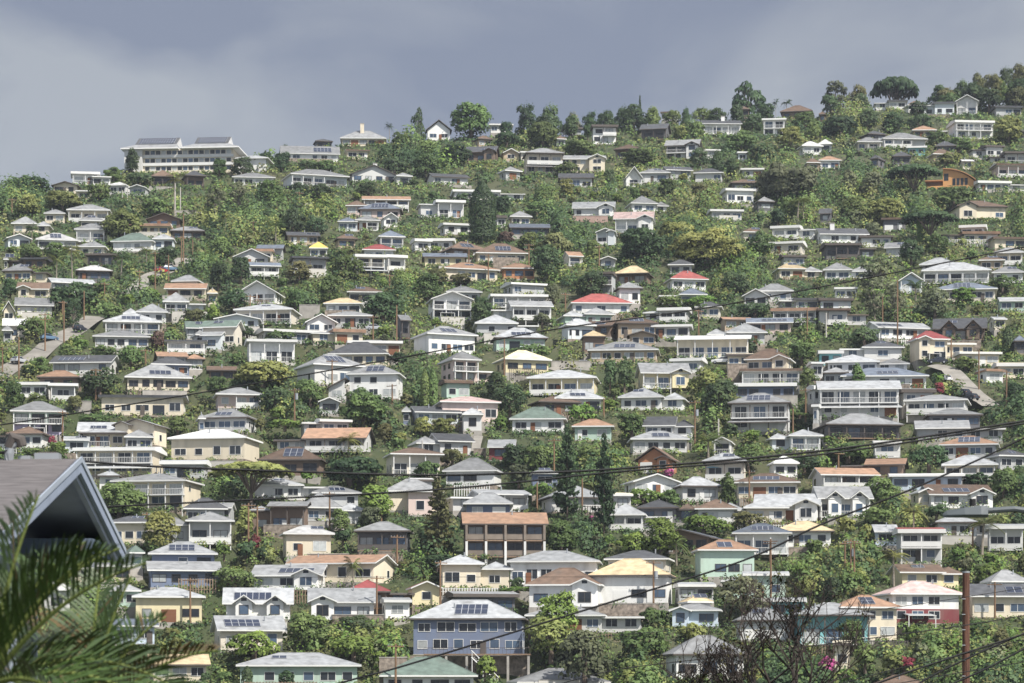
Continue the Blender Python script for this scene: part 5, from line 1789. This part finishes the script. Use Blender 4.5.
# ------------------------------------------------------------------ near things in front of the hill
def W3(px, row, D): return Vector(((px - 512) / F * D, D, (YH - row) / F * D))
def near_house():
    """the gable end of the neighbour's roof: ridge to the left, gable plane turned to the right"""
    D = 32.0; ap = W3(78, 459, D); root = empty('gabled_house', (ap.x, ap.y, -6.3), 0, 'dark shingled gable roof with pale barge boards close by', 'house')
    mat('near_shingle', (.125,.115,.115), var=.35, nscale=5, bump=.6, stretch=(.6, 3, 3)); mat('barge_grey', (.24,.28,.36), var=.08, nscale=3); mat('near_wall', (.34,.37,.46), var=.15, nscale=2)
    mat('near_trim', (.30,.34,.40), var=.1); mat('near_beam', (.10,.13,.18), var=.1)
    az = ap.z + 6.3; HSS, tanp, L = {-1: 4.7, 1: 3.55}, .235, 9.0; rise = 3.55 * tanp
    rb = MB(); t = .10
    def slab(s):
        a = (0, 0, az); b = (0, s * HSS[s], az - HSS[s] * tanp); f = lambda p, dx, dz: (p[0] + dx, p[1], p[2] + dz)
        rb.poly([f(a, 0, 0), f(b, 0, 0), f(b, -L, 0), f(a, -L, 0)][::s], 'near_shingle')
        rb.poly([f(a, -.03, -t), f(a, -L, -t), f(b, -L, -t), f(b, -.03, -t)][::s], 'near_wall')
    slab(-1); slab(1); ro = rb.build('roof', root)
    for s in (-1, 1):
        bb = MB()
        for k, (x0, x1, h0, h1, mn) in enumerate(((-.02, .035, .0, -.155, 'barge_grey'), (.036, .050, .03, -.035, 'near_trim'), (-.08, -.021, -.156, -.22, 'near_wall'))):
            e = HSS[s] + .1; p = [(x0, 0, az + h0), (x0, s * e, az - e * tanp + h0), (x0, s * e, az - e * tanp + h1), (x0, 0, az + h1)]; q = [(x1, y, z) for _, y, z in p]
            bb.poly(p[::-s], mn); bb.poly(q[::s], mn)
            for i in range(4): bb.poly([p[i], p[(i + 1) % 4], q[(i + 1) % 4], q[i]], mn)
        bb.build('barge_board', root)
    wl = MB(); wn, wf = HSS[-1] - .8, HSS[1] - .5; x = -1.0; zn, zf = az - wn * tanp - .12, az - wf * tanp - .12
    wl.poly([(x, -wn, 0), (x, wf, 0), (x, wf, zf), (x, 0, az - .12), (x, -wn, zn)], 'near_wall')
    wl.poly([(x, -wn, 0), (x, -wn, zn), (-L, -wn, zn), (-L, -wn, 0)], 'near_wall')
    wl.poly([(x, wf, 0), (-L, wf, 0), (-L, wf, zf), (x, wf, zf)], 'near_wall'); wl.build('wall', root)
    tb = MB(); tb.box(-.95, -.08, 1.6, 3.3, az - rise - .16, az - rise + .02, 'near_beam'); tb.build('tie_beam', root)
    for yy in (-2.2, .2, 2.0):
        o = add_window(root, x, yy, az - rise - 1.8, 1.4, 1.2, R(90), 'glass_dark', 'near_trim', True)
    # service mast with its drip loops, and two roof vents on the ridge
    mh = empty('service_mast', (ap.x - .78, ap.y - .05, ap.z - .12), 0, 'grey service mast with looping cables on the near roof ridge', 'service mast')
    m = MB(); m.tube([(0, 0, -.1), (0, 0, .18), (.02, 0, .26), (.09, 0, .30)], [.06, .06, .055, .045], 'metal_grey', 10); m.build('mast', mh)
    m = MB(); m.tube([(.0, 0, .24), (.05, 0, .36), (.13, 0, .33), (.15, 0, .26)], [.06, .075, .07, .06], 'rail_dark', 10); m.build('weatherhead', mh)
    for i in range(3):
        m = MB(); pts = [(.1, 0, .27), (-.05, -.03 * i, .19), (-.15 - .06 * i, -.05, .16), (-.21 - .05 * i, -.05, .04), (-.19 - .05 * i, -.05, -.08), (-.15 - .05 * i, -.03, -.1)]
        m.tube(pts, .011, 'rubber', 6); m.build('drip_loop', mh)
    m = MB(); m.box(-.28, .0, -.1, .1, -.02, .07, 'metal_grey'); m.box(-.24, -.04, -.07, .07, .07, .085, 'trim_dark'); m.build('roof_vent', ro, loc=(-.22, .1, az))
    m = MB(); m.box(-.14, .0, -.1, .1, -.02, .06, 'metal_grey'); m.build('roof_vent', ro, loc=(-.02, .12, az - .02)); ro.children[-1].location.x = -.55
near_house()
# the fan-like fronds at the lower left
mat('frond_green', (.046,.080,.022), var=.3, nscale=3, rough=.45, spec=.4, objvar=.25); mat('frond_stalk', (.12,.15,.04), var=.2)
mat('frond_dead', (.12,.085,.04), var=.3)
def frond(mb, base, d0, L, droop, ll, nl, twist, rs):
    old = rs.random() < .08
    """a feather leaf: arching stalk with two combs of narrow leaflets"""
    p = Vector(base); d = Vector(d0).normalized(); pts = [p.copy()]
    for i in range(12): d = (d + Vector((0, 0, -droop / 12))).normalized(); p = p + d * (L / 12); pts.append(p.copy())
    mb.tube(pts, [.018 * (1 - i / 14) + .004 for i in range(13)], 'frond_stalk', 5)
    for j in range(nl):
        t = .12 + .86 * j / nl; k = t * 12; i = int(k); q = pts[i].lerp(pts[min(i + 1, 12)], k - i); dd = (pts[min(i + 1, 12)] - pts[i]).normalized()
        sd = dd.cross(Vector((0, 0, 1))).normalized(); up = sd.cross(dd); l = ll * math.sin(math.pi * (.15 + .8 * t)) * rs.uniform(.85, 1.1)
        for sg in (-1, 1):
            e = (sd * sg * math.cos(twist) + up * math.sin(twist) + dd * .75 + Vector((rs.gauss(0, .05), rs.gauss(0, .05), rs.gauss(0, .05)))).normalized()
            w = (dd - e * dd.dot(e)).normalized() * (.0075 * ll / .4 + .002); m1 = q + e * l * .55; tip = q + e * l + Vector((0, 0, -.10 * l))
            if rs.random() < .07: continue
            g = 'frond_dead' if old or rs.random() < .04 else 'frond_green'
            mb.poly([q - w * .4, q + w * .4, m1 + w, m1 - w], g); mb.poly([m1 - w, m1 + w, tip], g)
def near_palm(px, row, D, n, L, seed, label, fr=None):
    rs = random.Random(seed); c = W3(px, row, D); root = empty('palm_tree', (c.x, c.y, -6.4), 0, label, 'palm')
    t = MB(); h = c.z + 6.4; t.tube([(0, 0, -.3), (.1, 0, h * .4), (.05, 0, h * .75), (0, 0, h - .1)], [.2, .15, .13, .12], 'bark_pale', 10); t.build('trunk', root)
    for i in range(n):
        a = 2 * math.pi * i / n * 2.39; el = rs.uniform(-.1, 1.25)
        if fr and i < len(fr): a, el = fr[i]
        m = MB(); frond(m, (0, 0, h - .1), (math.cos(a) * math.cos(el), math.sin(a) * math.cos(el), math.sin(el)), L * rs.uniform(.85, 1.1), rs.uniform(.7, 1.4), L * .42, 30, rs.uniform(.25, .7), rs); m.build('frond', root)
    # the fibrous skirt under the crown
    m = MB()
    for i in range(30):
        a = rs.uniform(0, 6.28); m.tube([(.1 * math.cos(a), .1 * math.sin(a), h - .1), (.2 * math.cos(a), .2 * math.sin(a), h - .5), (.16 * math.cos(a), .16 * math.sin(a), h - 1.0)], [.03, .02, .01], 'bark', 4)
    m.build('dead_skirt', root)
near_palm(-14, 672, 17, 14, 1.25, 3, 'dark feathery palm crown overlapping the near gable roof', [(.4, 1.42), (.05, 1.2), (1.2, 1.1), (-.3, .95), (-.1, .5), (.2, 1.3)])
near_palm(86, 722, 19, 13, 1.1, 8, 'lower feathery palm with upright fronds right of the darker palm', [(1.4, 1.4), (.5, 1.3), (0, .78), (-.2, 1.0), (-.6, .6), (2.4, 1.2), (.2, 1.45)])
near_palm(-10, 745, 15, 9, .95, 5, 'palm crown cut by the lower edge at the far corner', [(.2, .6), (.8, .9)])
# the bare shrub at the lower edge
def bare_shrub(px, D, hgt, half, n, seed, label):
    rs = random.Random(seed); X = (px - 512) / F * D; z = T(X, D); root = empty('bare_shrub', (X, D, z), 0, label, 'shrub')
    mat('twig', (.034,.026,.023), var=.3, nscale=4); tw = MB(); lf = []; H = hgt - z
    def grow(p, d, l, r, lv):
        q = p + d * l; m = p.lerp(q, .5) + Vector((rs.gauss(0, .06), rs.gauss(0, .06), 0)) * l
        tw.tube([p, m, q], [r, r * .88, r * .74], 'twig', 5 if lv < 3 else 3)
        if lv >= 7:
            if rs.random() < .10: lf.append(q)
            return
        for k in range(2 if rs.random() < .72 else 3):
            nd = d + Vector((rs.gauss(0, .42), rs.gauss(0, .42), rs.gauss(.10, .22)))
            nd.x -= .22 * q.x / half; nd.y -= .22 * q.y / half; nd.z = max(nd.z, .15); nd.normalize()
            grow(q, nd, l * rs.uniform(.62, .88), r * .70, lv + 1)
    base = H * .60       # the bush stands on bare stems
    for i in range(n):
        a = rs.uniform(0, 6.28); p0 = Vector((rs.gauss(0, .15), rs.gauss(0, .2), -.2)); p1 = Vector((math.cos(a) * half * .3, math.sin(a) * half * .3, base * rs.uniform(.85, 1.05)))
        tw.tube([p0, p0.lerp(p1, .5) + Vector((rs.gauss(0, .1), 0, 0)), p1], [.10, .085, .07], 'twig', 7)
        grow(p1, Vector((math.cos(a) * .25, math.sin(a) * .25, 1)).normalized(), H * .145, .055, 1)
    tw.build('branch', root); rg = np.random.default_rng(seed)
    if lf:
        C = np.repeat(np.array([tuple(p) for p in lf]), 4, 0) + rg.normal(size=(len(lf) * 4, 3)) * .07; nr = rg.normal(size=C.shape); nr /= np.linalg.norm(nr, axis=1)[:, None]
        U, V = frame_from(nr, rg, .028 * rg.uniform(.7, 1.4, len(C)), 1.4); link('leaves', quads_mesh('leaves', C, U, V, rg.random(len(C)), None, [leafmat('o')]), root)
bare_shrub(730, 62, 1.15, .6, 4, 4, 'nearly leafless dark shrub at the lower edge, lower of the pair')
bare_shrub(796, 58, 1.75, .8, 4, 12, 'nearly leafless dark shrub with taller branches beside the lower one')
# the street lamp whose arm comes in from the right
mat('lamp_grey', (.10,.115,.125), rough=.5)
def street_lamp():
    D = 47; a = W3(943, 512, D); root = empty('street_lamp', (a.x + 3.2, D, -6.6), 0, 'grey cobra-head street lamp reaching in over the hillside', 'street lamp')
    o = Vector((a.x + 3.2, D, -6.6)); q = lambda p: Vector(p) - o
    hb = MB(); x0 = a.x - .0
    sec = [(0, .02, .0), (.06, .05, .055), (.35, .13, .10), (.62, .15, .13), (.74, .12, .12)]
    rings = []
    for dx, hw, hh in sec:
        c = q((x0 + dx, D, a.z - .03)); rings.append([c + Vector((0, -hw, -.02)), c + Vector((0, -hw * .7, hh)), c + Vector((0, hw * .7, hh)), c + Vector((0, hw, -.02)), c + Vector((0, hw * .7, -.06)), c + Vector((0, -hw * .7, -.06))])
    for r0, r1 in zip(rings, rings[1:]):
        for i in range(6): hb.poly([r0[i], r0[(i + 1) % 6], r1[(i + 1) % 6], r1[i]], 'lamp_grey')
    hb.poly(rings[-1], 'lamp_grey'); hb.poly(rings[0][::-1], 'lamp_grey'); hb.build('lamp_head', root)
    c = MB(); k = q((x0 + .50, D, a.z + .1)); c.tube([k, k + Vector((0, 0, .12))], .055, 'rubber', 10); c.build('photocell', root)
    m = MB(); m.tube([q((x0 + .72, D, a.z + .02)), q((x0 + 1.2, D, a.z + .05)), q((x0 + 2.2, D, a.z - .08)), q((x0 + 3.2, D, a.z - .5))], [.05, .05, .055, .06], 'lamp_grey', 8); m.build('arm', root)
    m = MB(); m.tube([(0, 0, 0), (0, 0, 4), (0, 0, a.z + 6.6)], [.13, .11, .09], 'lamp_grey', 10); m.build('pole', root)
street_lamp()
# the near wooden pole, lower right
def near_pole():
    D = 100; t = W3(966, 573, D); root = empty('utility_pole', (t.x, D, -8), 0, 'thick red-brown wooden pole standing nearest, with wires crossing it', 'pole')
    mat('near_pole_wood', (.105,.052,.036), var=.4, nscale=3, stretch=(6, 6, .5)); m = MB(); m.tube([(0, 0, 0), (0, 0, 6), (0, 0, t.z + 8)], [.16, .145, .13], 'near_pole_wood', 12); m.build('pole', root)
    m = MB(); m.tube([(0, 0, t.z + 8), (0, 0, t.z + 8.06)], .135, 'metal_grey', 12); m.build('cap', root)
    m = MB()
    for z in np.arange(.6, t.z + 7.6, .55): m.tube([(-.16, -.12, z), (-.04, -.14, z)], .015, 'metal_grey', 4)
    m.build('climbing_step', root)
near_pole()
# overhead wires
mat('wire', (.016,.016,.018), rough=.6)
def wire(pts, D, rad, label, D2=None):
    ws = []; n = len(pts)
    for i, (x, y) in enumerate(pts): ws.append(W3(x, y, D + ((D2 or D) - D) * i / (n - 1)))
    out = []
    for i in range(n - 1):       # smooth through the points
        p0, p1, p2, p3 = ws[max(0, i - 1)], ws[i], ws[i + 1], ws[min(n - 1, i + 2)]
        for k in range(8):
            t = k / 8; out.append(.5 * ((2 * p1) + (p2 - p0) * t + (2 * p0 - 5 * p1 + 4 * p2 - p3) * t * t + (3 * p1 - p0 - 3 * p2 + p3) * t ** 3))
    out.append(ws[-1]); mb = MB(); o = out[0].copy(); mb.tube([p - o for p in out], rad, 'wire', 6)
    tag(mb.build('overhead_wire', loc=o), label, 'wire')
wire([(-160, 447), (0, 425), (205, 392), (410, 356), (550, 330), (687, 311), (820, 287), (1024, 247), (1200, 212)], 60, .016, 'thin black wire climbing across the middle of the hillside')
wire([(60, 459), (130, 465), (205, 468.5), (410, 475), (520, 473), (615, 469), (820, 451), (1024, 421), (1200, 390)], 40, .018, 'thick black wire from the near gable rising to the right')
wire([(60, 510), (102, 507), (205, 502), (410, 491.5), (520, 482), (615, 472), (820, 454.5), (1024, 423.5), (1200, 394)], 42, .016, 'black wire joining the thick wire from below')
wire([(200, 730), (338, 684), (410, 664), (611, 602), (742, 561), (820, 525), (900, 494), (960, 468), (1024, 438), (1180, 360)], 45, .018, 'long black wire sweeping up from the lower middle')
wire([(540, 690), (615, 670), (720, 657), (820, 645), (960, 626), (1024, 615.5), (1200, 586)], 70, .014, 'thin wire over the bare shrub tops')
wire([(820, 710), (876, 684), (950, 658), (1024, 634), (1200, 575)], 60, .024, 'uppermost of the three wires at the lower right corner')
wire([(860, 720), (918, 684), (960, 662), (1024, 633.5), (1200, 560)], 62, .024, 'middle wire of the lower right corner')
wire([(900, 706), (952, 684), (990, 667), (1024, 649), (1200, 560)], 64, .024, 'lowest wire of the lower right corner')
wire([(780, 700), (900, 668), (1024, 640), (1200, 590)], 66, .012, 'thin wire just under the uppermost corner wire')
wire([(840, 694), (940, 676), (1024, 662), (1200, 628)], 72, .012, 'thin low wire crossing the near pole close to its foot')
wire([(560, 640), (700, 628), (860, 612), (1024, 588), (1200, 560)], 90, .012, 'thin wire passing behind the near pole under its top')
wire([(0, 575), (138, 577), (410, 577), (615, 577), (700, 578)], 110, .011, 'thin level wire across the lower houses', 140)
# an open parasol on one terrace
def parasol():
    px, row = tp('D4', 475, 262); Y = Yrow(row) - 3; c = W3(px, tp('D4', 475, 250)[1], Y); root = empty('parasol', tuple(c), 0, 'pale blue open parasol on the terrace of a grey-roofed house', 'parasol')
    mat('cloth_sky', (.35,.62,.75), var=.05); m = MB(); r = 1.7; ring = [(r * math.cos(i * math.pi / 4), r * math.sin(i * math.pi / 4), .55) for i in range(8)]
    for i in range(8): m.poly([ring[i], ring[(i + 1) % 8], (0, 0, 1.15)], 'cloth_sky'); m.poly([ring[(i + 1) % 8], ring[i], (0, 0, 1.10)], 'cloth_sky')
    m.build('canopy', root); m = MB(); m.tube([(0, 0, -1.6), (0, 0, 1.1)], .04, 'trim_white', 6); m.build('pole', root)
parasol()
# ------------------------------------------------------------------ labels: each singles out one thing
ORD = ['nearest', 'second nearest', 'third nearest', 'fourth nearest', 'fifth nearest', 'sixth nearest', 'seventh nearest', 'eighth nearest', 'ninth nearest', 'tenth nearest', 'eleventh nearest', 'twelfth nearest', 'thirteenth nearest', 'fourteenth nearest']
NUM = {1: 'one-storey', 2: 'two-storey', 3: 'three-storey'}
def house_core(h):
    rn = {'H': 'hip roof', 'G': 'front-gable roof', 'S': 'gable roof', 'F': 'flat roof', 'D': 'lean-to roof'}[h['roof']]
    p = f"{WALLN[h['wc']]} house with {ROOFN[h['rc']]} {rn}"
    if h['n'] >= 2: p = NUM[min(3, h['n'])] + ' ' + p
    return p
LM = [dict(x=h['cx'], y=h['cy'], s=h['land']) for h in KEEP if h['land']] + [dict(x=SP['cx'], y=SP['cy'], s=SP['land']), dict(x=SO['cx'], y=SO['cy'], s=SO['land'])]
for h in KEEP:
    if h['land']: h['root']['label'] = h['land']
for t in TS:
    if t['land']:
        t['root']['label'] = t['land']
        if t['name'] not in ('flowering_bush',): LM.append(dict(x=t['px'], y=t['py'], s=t['land']))
def rel(items, noun, core):
    """items: dicts with px, py, root; ranks them around the closest landmark, by direction"""
    cells = {}
    for it in items:
        j = min(range(len(LM)), key=lambda k: (LM[k]['x'] - it['px']) ** 2 + 1.6 * (LM[k]['y'] - it['py']) ** 2); L = LM[j]
        dx, dy = it['px'] - L['x'], it['py'] - L['y']
        if abs(dx) > 1.3 * abs(dy): dr = 'right of' if dx > 0 else 'left of'
        else: dr = 'below' if dy > 0 else 'above'
        cells.setdefault((j, dr), []).append((math.hypot(dx, dy * 1.3), it))
    for (j, dr), v in cells.items():
        v.sort(key=lambda q: q[0])
        for r, (dd, it) in enumerate(v):
            s = LM[j]['s']; c = core(it); o = ORD[min(r, 13)] + ' ' if len(v) > 1 else ''; nn = noun(it) + ' ' if o else ''; c1 = c.split(' with ')[0]; c2 = ' '.join(c1.split()[-2:])
            for lab in (f"{c}, {o}{nn}{dr} the {s}", f"{c}, {o}{dr} the {s}", f"{c1}, {o}{nn}{dr} the {s}", f"{c1}, {o}{dr} the {s}", f"{c2}, {o}{dr} the {s}"):
                if len(lab.split()) <= 16: break
            it['root']['label'] = lab
hh = [dict(px=h['cx'], py=h['cy'], root=h['root'], h=h) for h in KEEP if not h['land']]
rel(hh, lambda it: 'house', lambda it: house_core(it['h']))
def tree_core(it):
    t = it['t']; sz = 'small' if t['W'] < 4 else ('large' if t['W'] > 11 else '')
    n = {'shrub': 'shrub', 'palm_tree': 'palm', 'conifer_tree': 'conifer', 'cypress_tree': 'cypress', 'open_crowned_tree': 'loose-crowned tree', 'umbrella_tree': 'flat-topped tree', 'spreading_tree': 'spreading tree'}.get(t['name'], 'tree')
    if n == 'tree': n = 'round tree' if t['H'] < 1.15 * t['W'] else 'upright tree'
    return ' '.join(x for x in (sz if n != 'shrub' else '', TONEN[t['tone']], n) if x)
tt = [dict(px=t['px'], py=t['py'], root=t['root'], t=t) for t in TS if not t['land']]
rel([i for i in tt if i['t']['name'] != 'shrub' and i['t']['name'] != 'palm_tree'], lambda it: 'tree', tree_core)
rel([i for i in tt if i['t']['name'] == 'palm_tree'], lambda it: 'palm', tree_core)
rel([i for i in tt if i['t']['name'] == 'shrub'], lambda it: 'shrub', tree_core)
rel([dict(px=p['px'], py=p['py'], root=p['root'], p=p) for p in POLE], lambda it: 'pole',
    lambda it: {'w': 'pale grey pole', 'b': 'brown wooden pole', 'x': 'wooden pole with two crossarms', 't': 'wooden pole with transformer'}[it['p']['code']])
rel([dict(px=g['px'], py=g['py'], root=g['root'], g=g) for g in GW], lambda it: it['g']['kind'], lambda it: it['g']['core'])
seen = {}
for o in COL.objects:
    if o.parent is None and o.get('category'):
        l = o.get('label')
        if not l or l in seen: print('LABEL PROBLEM', o.name, l)
        seen[l] = 1
# ------------------------------------------------------------------ camera, sky, sun, air
cam = bpy.data.cameras.new('camera'); co = bpy.data.objects.new('camera', cam); COL.objects.link(co)
co.location = (0, 0, 0); co.rotation_euler = (R(90), 0, 0); cam.sensor_width = 36; cam.lens = 36 * F / 1024; cam.shift_y = (YH - 341.5) / 1024
cam.clip_start = .5; cam.clip_end = 8000; cam.dof.use_dof = True; cam.dof.focus_distance = 560; cam.dof.aperture_fstop = 5.6
scene.camera = co
SUN_EL, SUN_AZ = R(50), R(46)        # azimuth: turned from straight behind the camera towards the right
sd = Vector((math.sin(SUN_AZ) * math.cos(SUN_EL), -math.cos(SUN_AZ) * math.cos(SUN_EL), math.sin(SUN_EL)))
sl = bpy.data.lights.new('sun', 'SUN'); sl.energy = 5.0; sl.angle = R(.6); sl.color = (1, .95, .87)
so = bpy.data.objects.new('sun', sl); COL.objects.link(so); so.rotation_euler = (-sd).to_track_quat('-Z', 'Y').to_euler()
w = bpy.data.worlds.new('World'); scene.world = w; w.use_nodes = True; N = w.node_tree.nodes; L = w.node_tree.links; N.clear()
out = N.new('ShaderNodeOutputWorld'); sky = N.new('ShaderNodeTexSky'); sky.sky_type = 'NISHITA'; sky.sun_disc = False
sky.sun_elevation = SUN_EL; sky.sun_rotation = math.pi - SUN_AZ; sky.altitude = 50
b1 = N.new('ShaderNodeBackground'); b1.inputs[1].default_value = .08; L.new(sky.outputs[0], b1.inputs[0])
tc = N.new('ShaderNodeTexCoord'); mp = N.new('ShaderNodeMapping'); mp.inputs['Scale'].default_value = (5, 5, 10.0); L.new(tc.outputs['Generated'], mp.inputs[0])
n1 = N.new('ShaderNodeTexNoise'); n1.inputs['Scale'].default_value = 1.6; n1.inputs['Detail'].default_value = 6; n1.inputs['Roughness'].default_value = .46; n1.inputs['Distortion'].default_value = .4; L.new(mp.outputs[0], n1.inputs['Vector'])
cr = N.new('ShaderNodeValToRGB'); cr.color_ramp.elements[0].position = .38; cr.color_ramp.elements[1].position = .60
cr.color_ramp.elements[0].color = (.19,.215,.285, 1); cr.color_ramp.elements[1].color = (.33,.35,.385, 1); L.new(n1.outputs[0], cr.inputs[0])
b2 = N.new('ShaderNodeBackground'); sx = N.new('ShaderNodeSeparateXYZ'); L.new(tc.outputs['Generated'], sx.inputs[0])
# heavy cloud over the hill, brightened out of view overhead and behind, to lift shadows
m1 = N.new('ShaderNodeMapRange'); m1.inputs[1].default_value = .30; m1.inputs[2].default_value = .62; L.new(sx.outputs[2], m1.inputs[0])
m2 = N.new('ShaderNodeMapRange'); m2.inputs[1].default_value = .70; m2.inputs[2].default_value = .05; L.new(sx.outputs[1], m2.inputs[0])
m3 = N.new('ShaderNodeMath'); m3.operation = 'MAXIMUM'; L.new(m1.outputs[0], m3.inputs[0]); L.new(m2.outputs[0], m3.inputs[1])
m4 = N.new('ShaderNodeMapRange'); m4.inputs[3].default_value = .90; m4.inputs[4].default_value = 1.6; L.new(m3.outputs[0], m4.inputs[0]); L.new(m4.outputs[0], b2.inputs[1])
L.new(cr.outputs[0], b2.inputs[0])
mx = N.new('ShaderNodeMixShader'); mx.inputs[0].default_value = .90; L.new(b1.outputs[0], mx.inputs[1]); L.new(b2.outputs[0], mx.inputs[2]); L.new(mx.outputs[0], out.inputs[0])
HAZE = .00006
if HAZE:
    mb = MB(); hz = bpy.data.materials.new('haze_air'); t = nt(hz); o = t.nodes.new('ShaderNodeOutputMaterial'); v = t.nodes.new('ShaderNodeVolumePrincipled')
    v.inputs['Color'].default_value = (.80,.88,1, 1); v.inputs['Density'].default_value = HAZE; v.inputs['Anisotropy'].default_value = 0; t.links.new(v.outputs[0], o.inputs['Volume'])
    MATS['haze_air'] = hz; mb.box(-1250, 1250, -70, 2620, -340, 330, 'haze_air'); tag(mb.build('haze'), kind='stuff')
scene.cycles.max_bounces = 5; scene.cycles.diffuse_bounces = 3; scene.cycles.glossy_bounces = 2; scene.cycles.transmission_bounces = 3; scene.cycles.volume_bounces = 0; scene.cycles.transparent_max_bounces = 4
scene.cycles.use_denoising = True; scene.cycles.denoiser = 'OPENIMAGEDENOISE'
scene.view_settings.view_transform = 'Standard'; scene.view_settings.look = 'None'; scene.view_settings.exposure = .48; scene.view_settings.gamma = 1
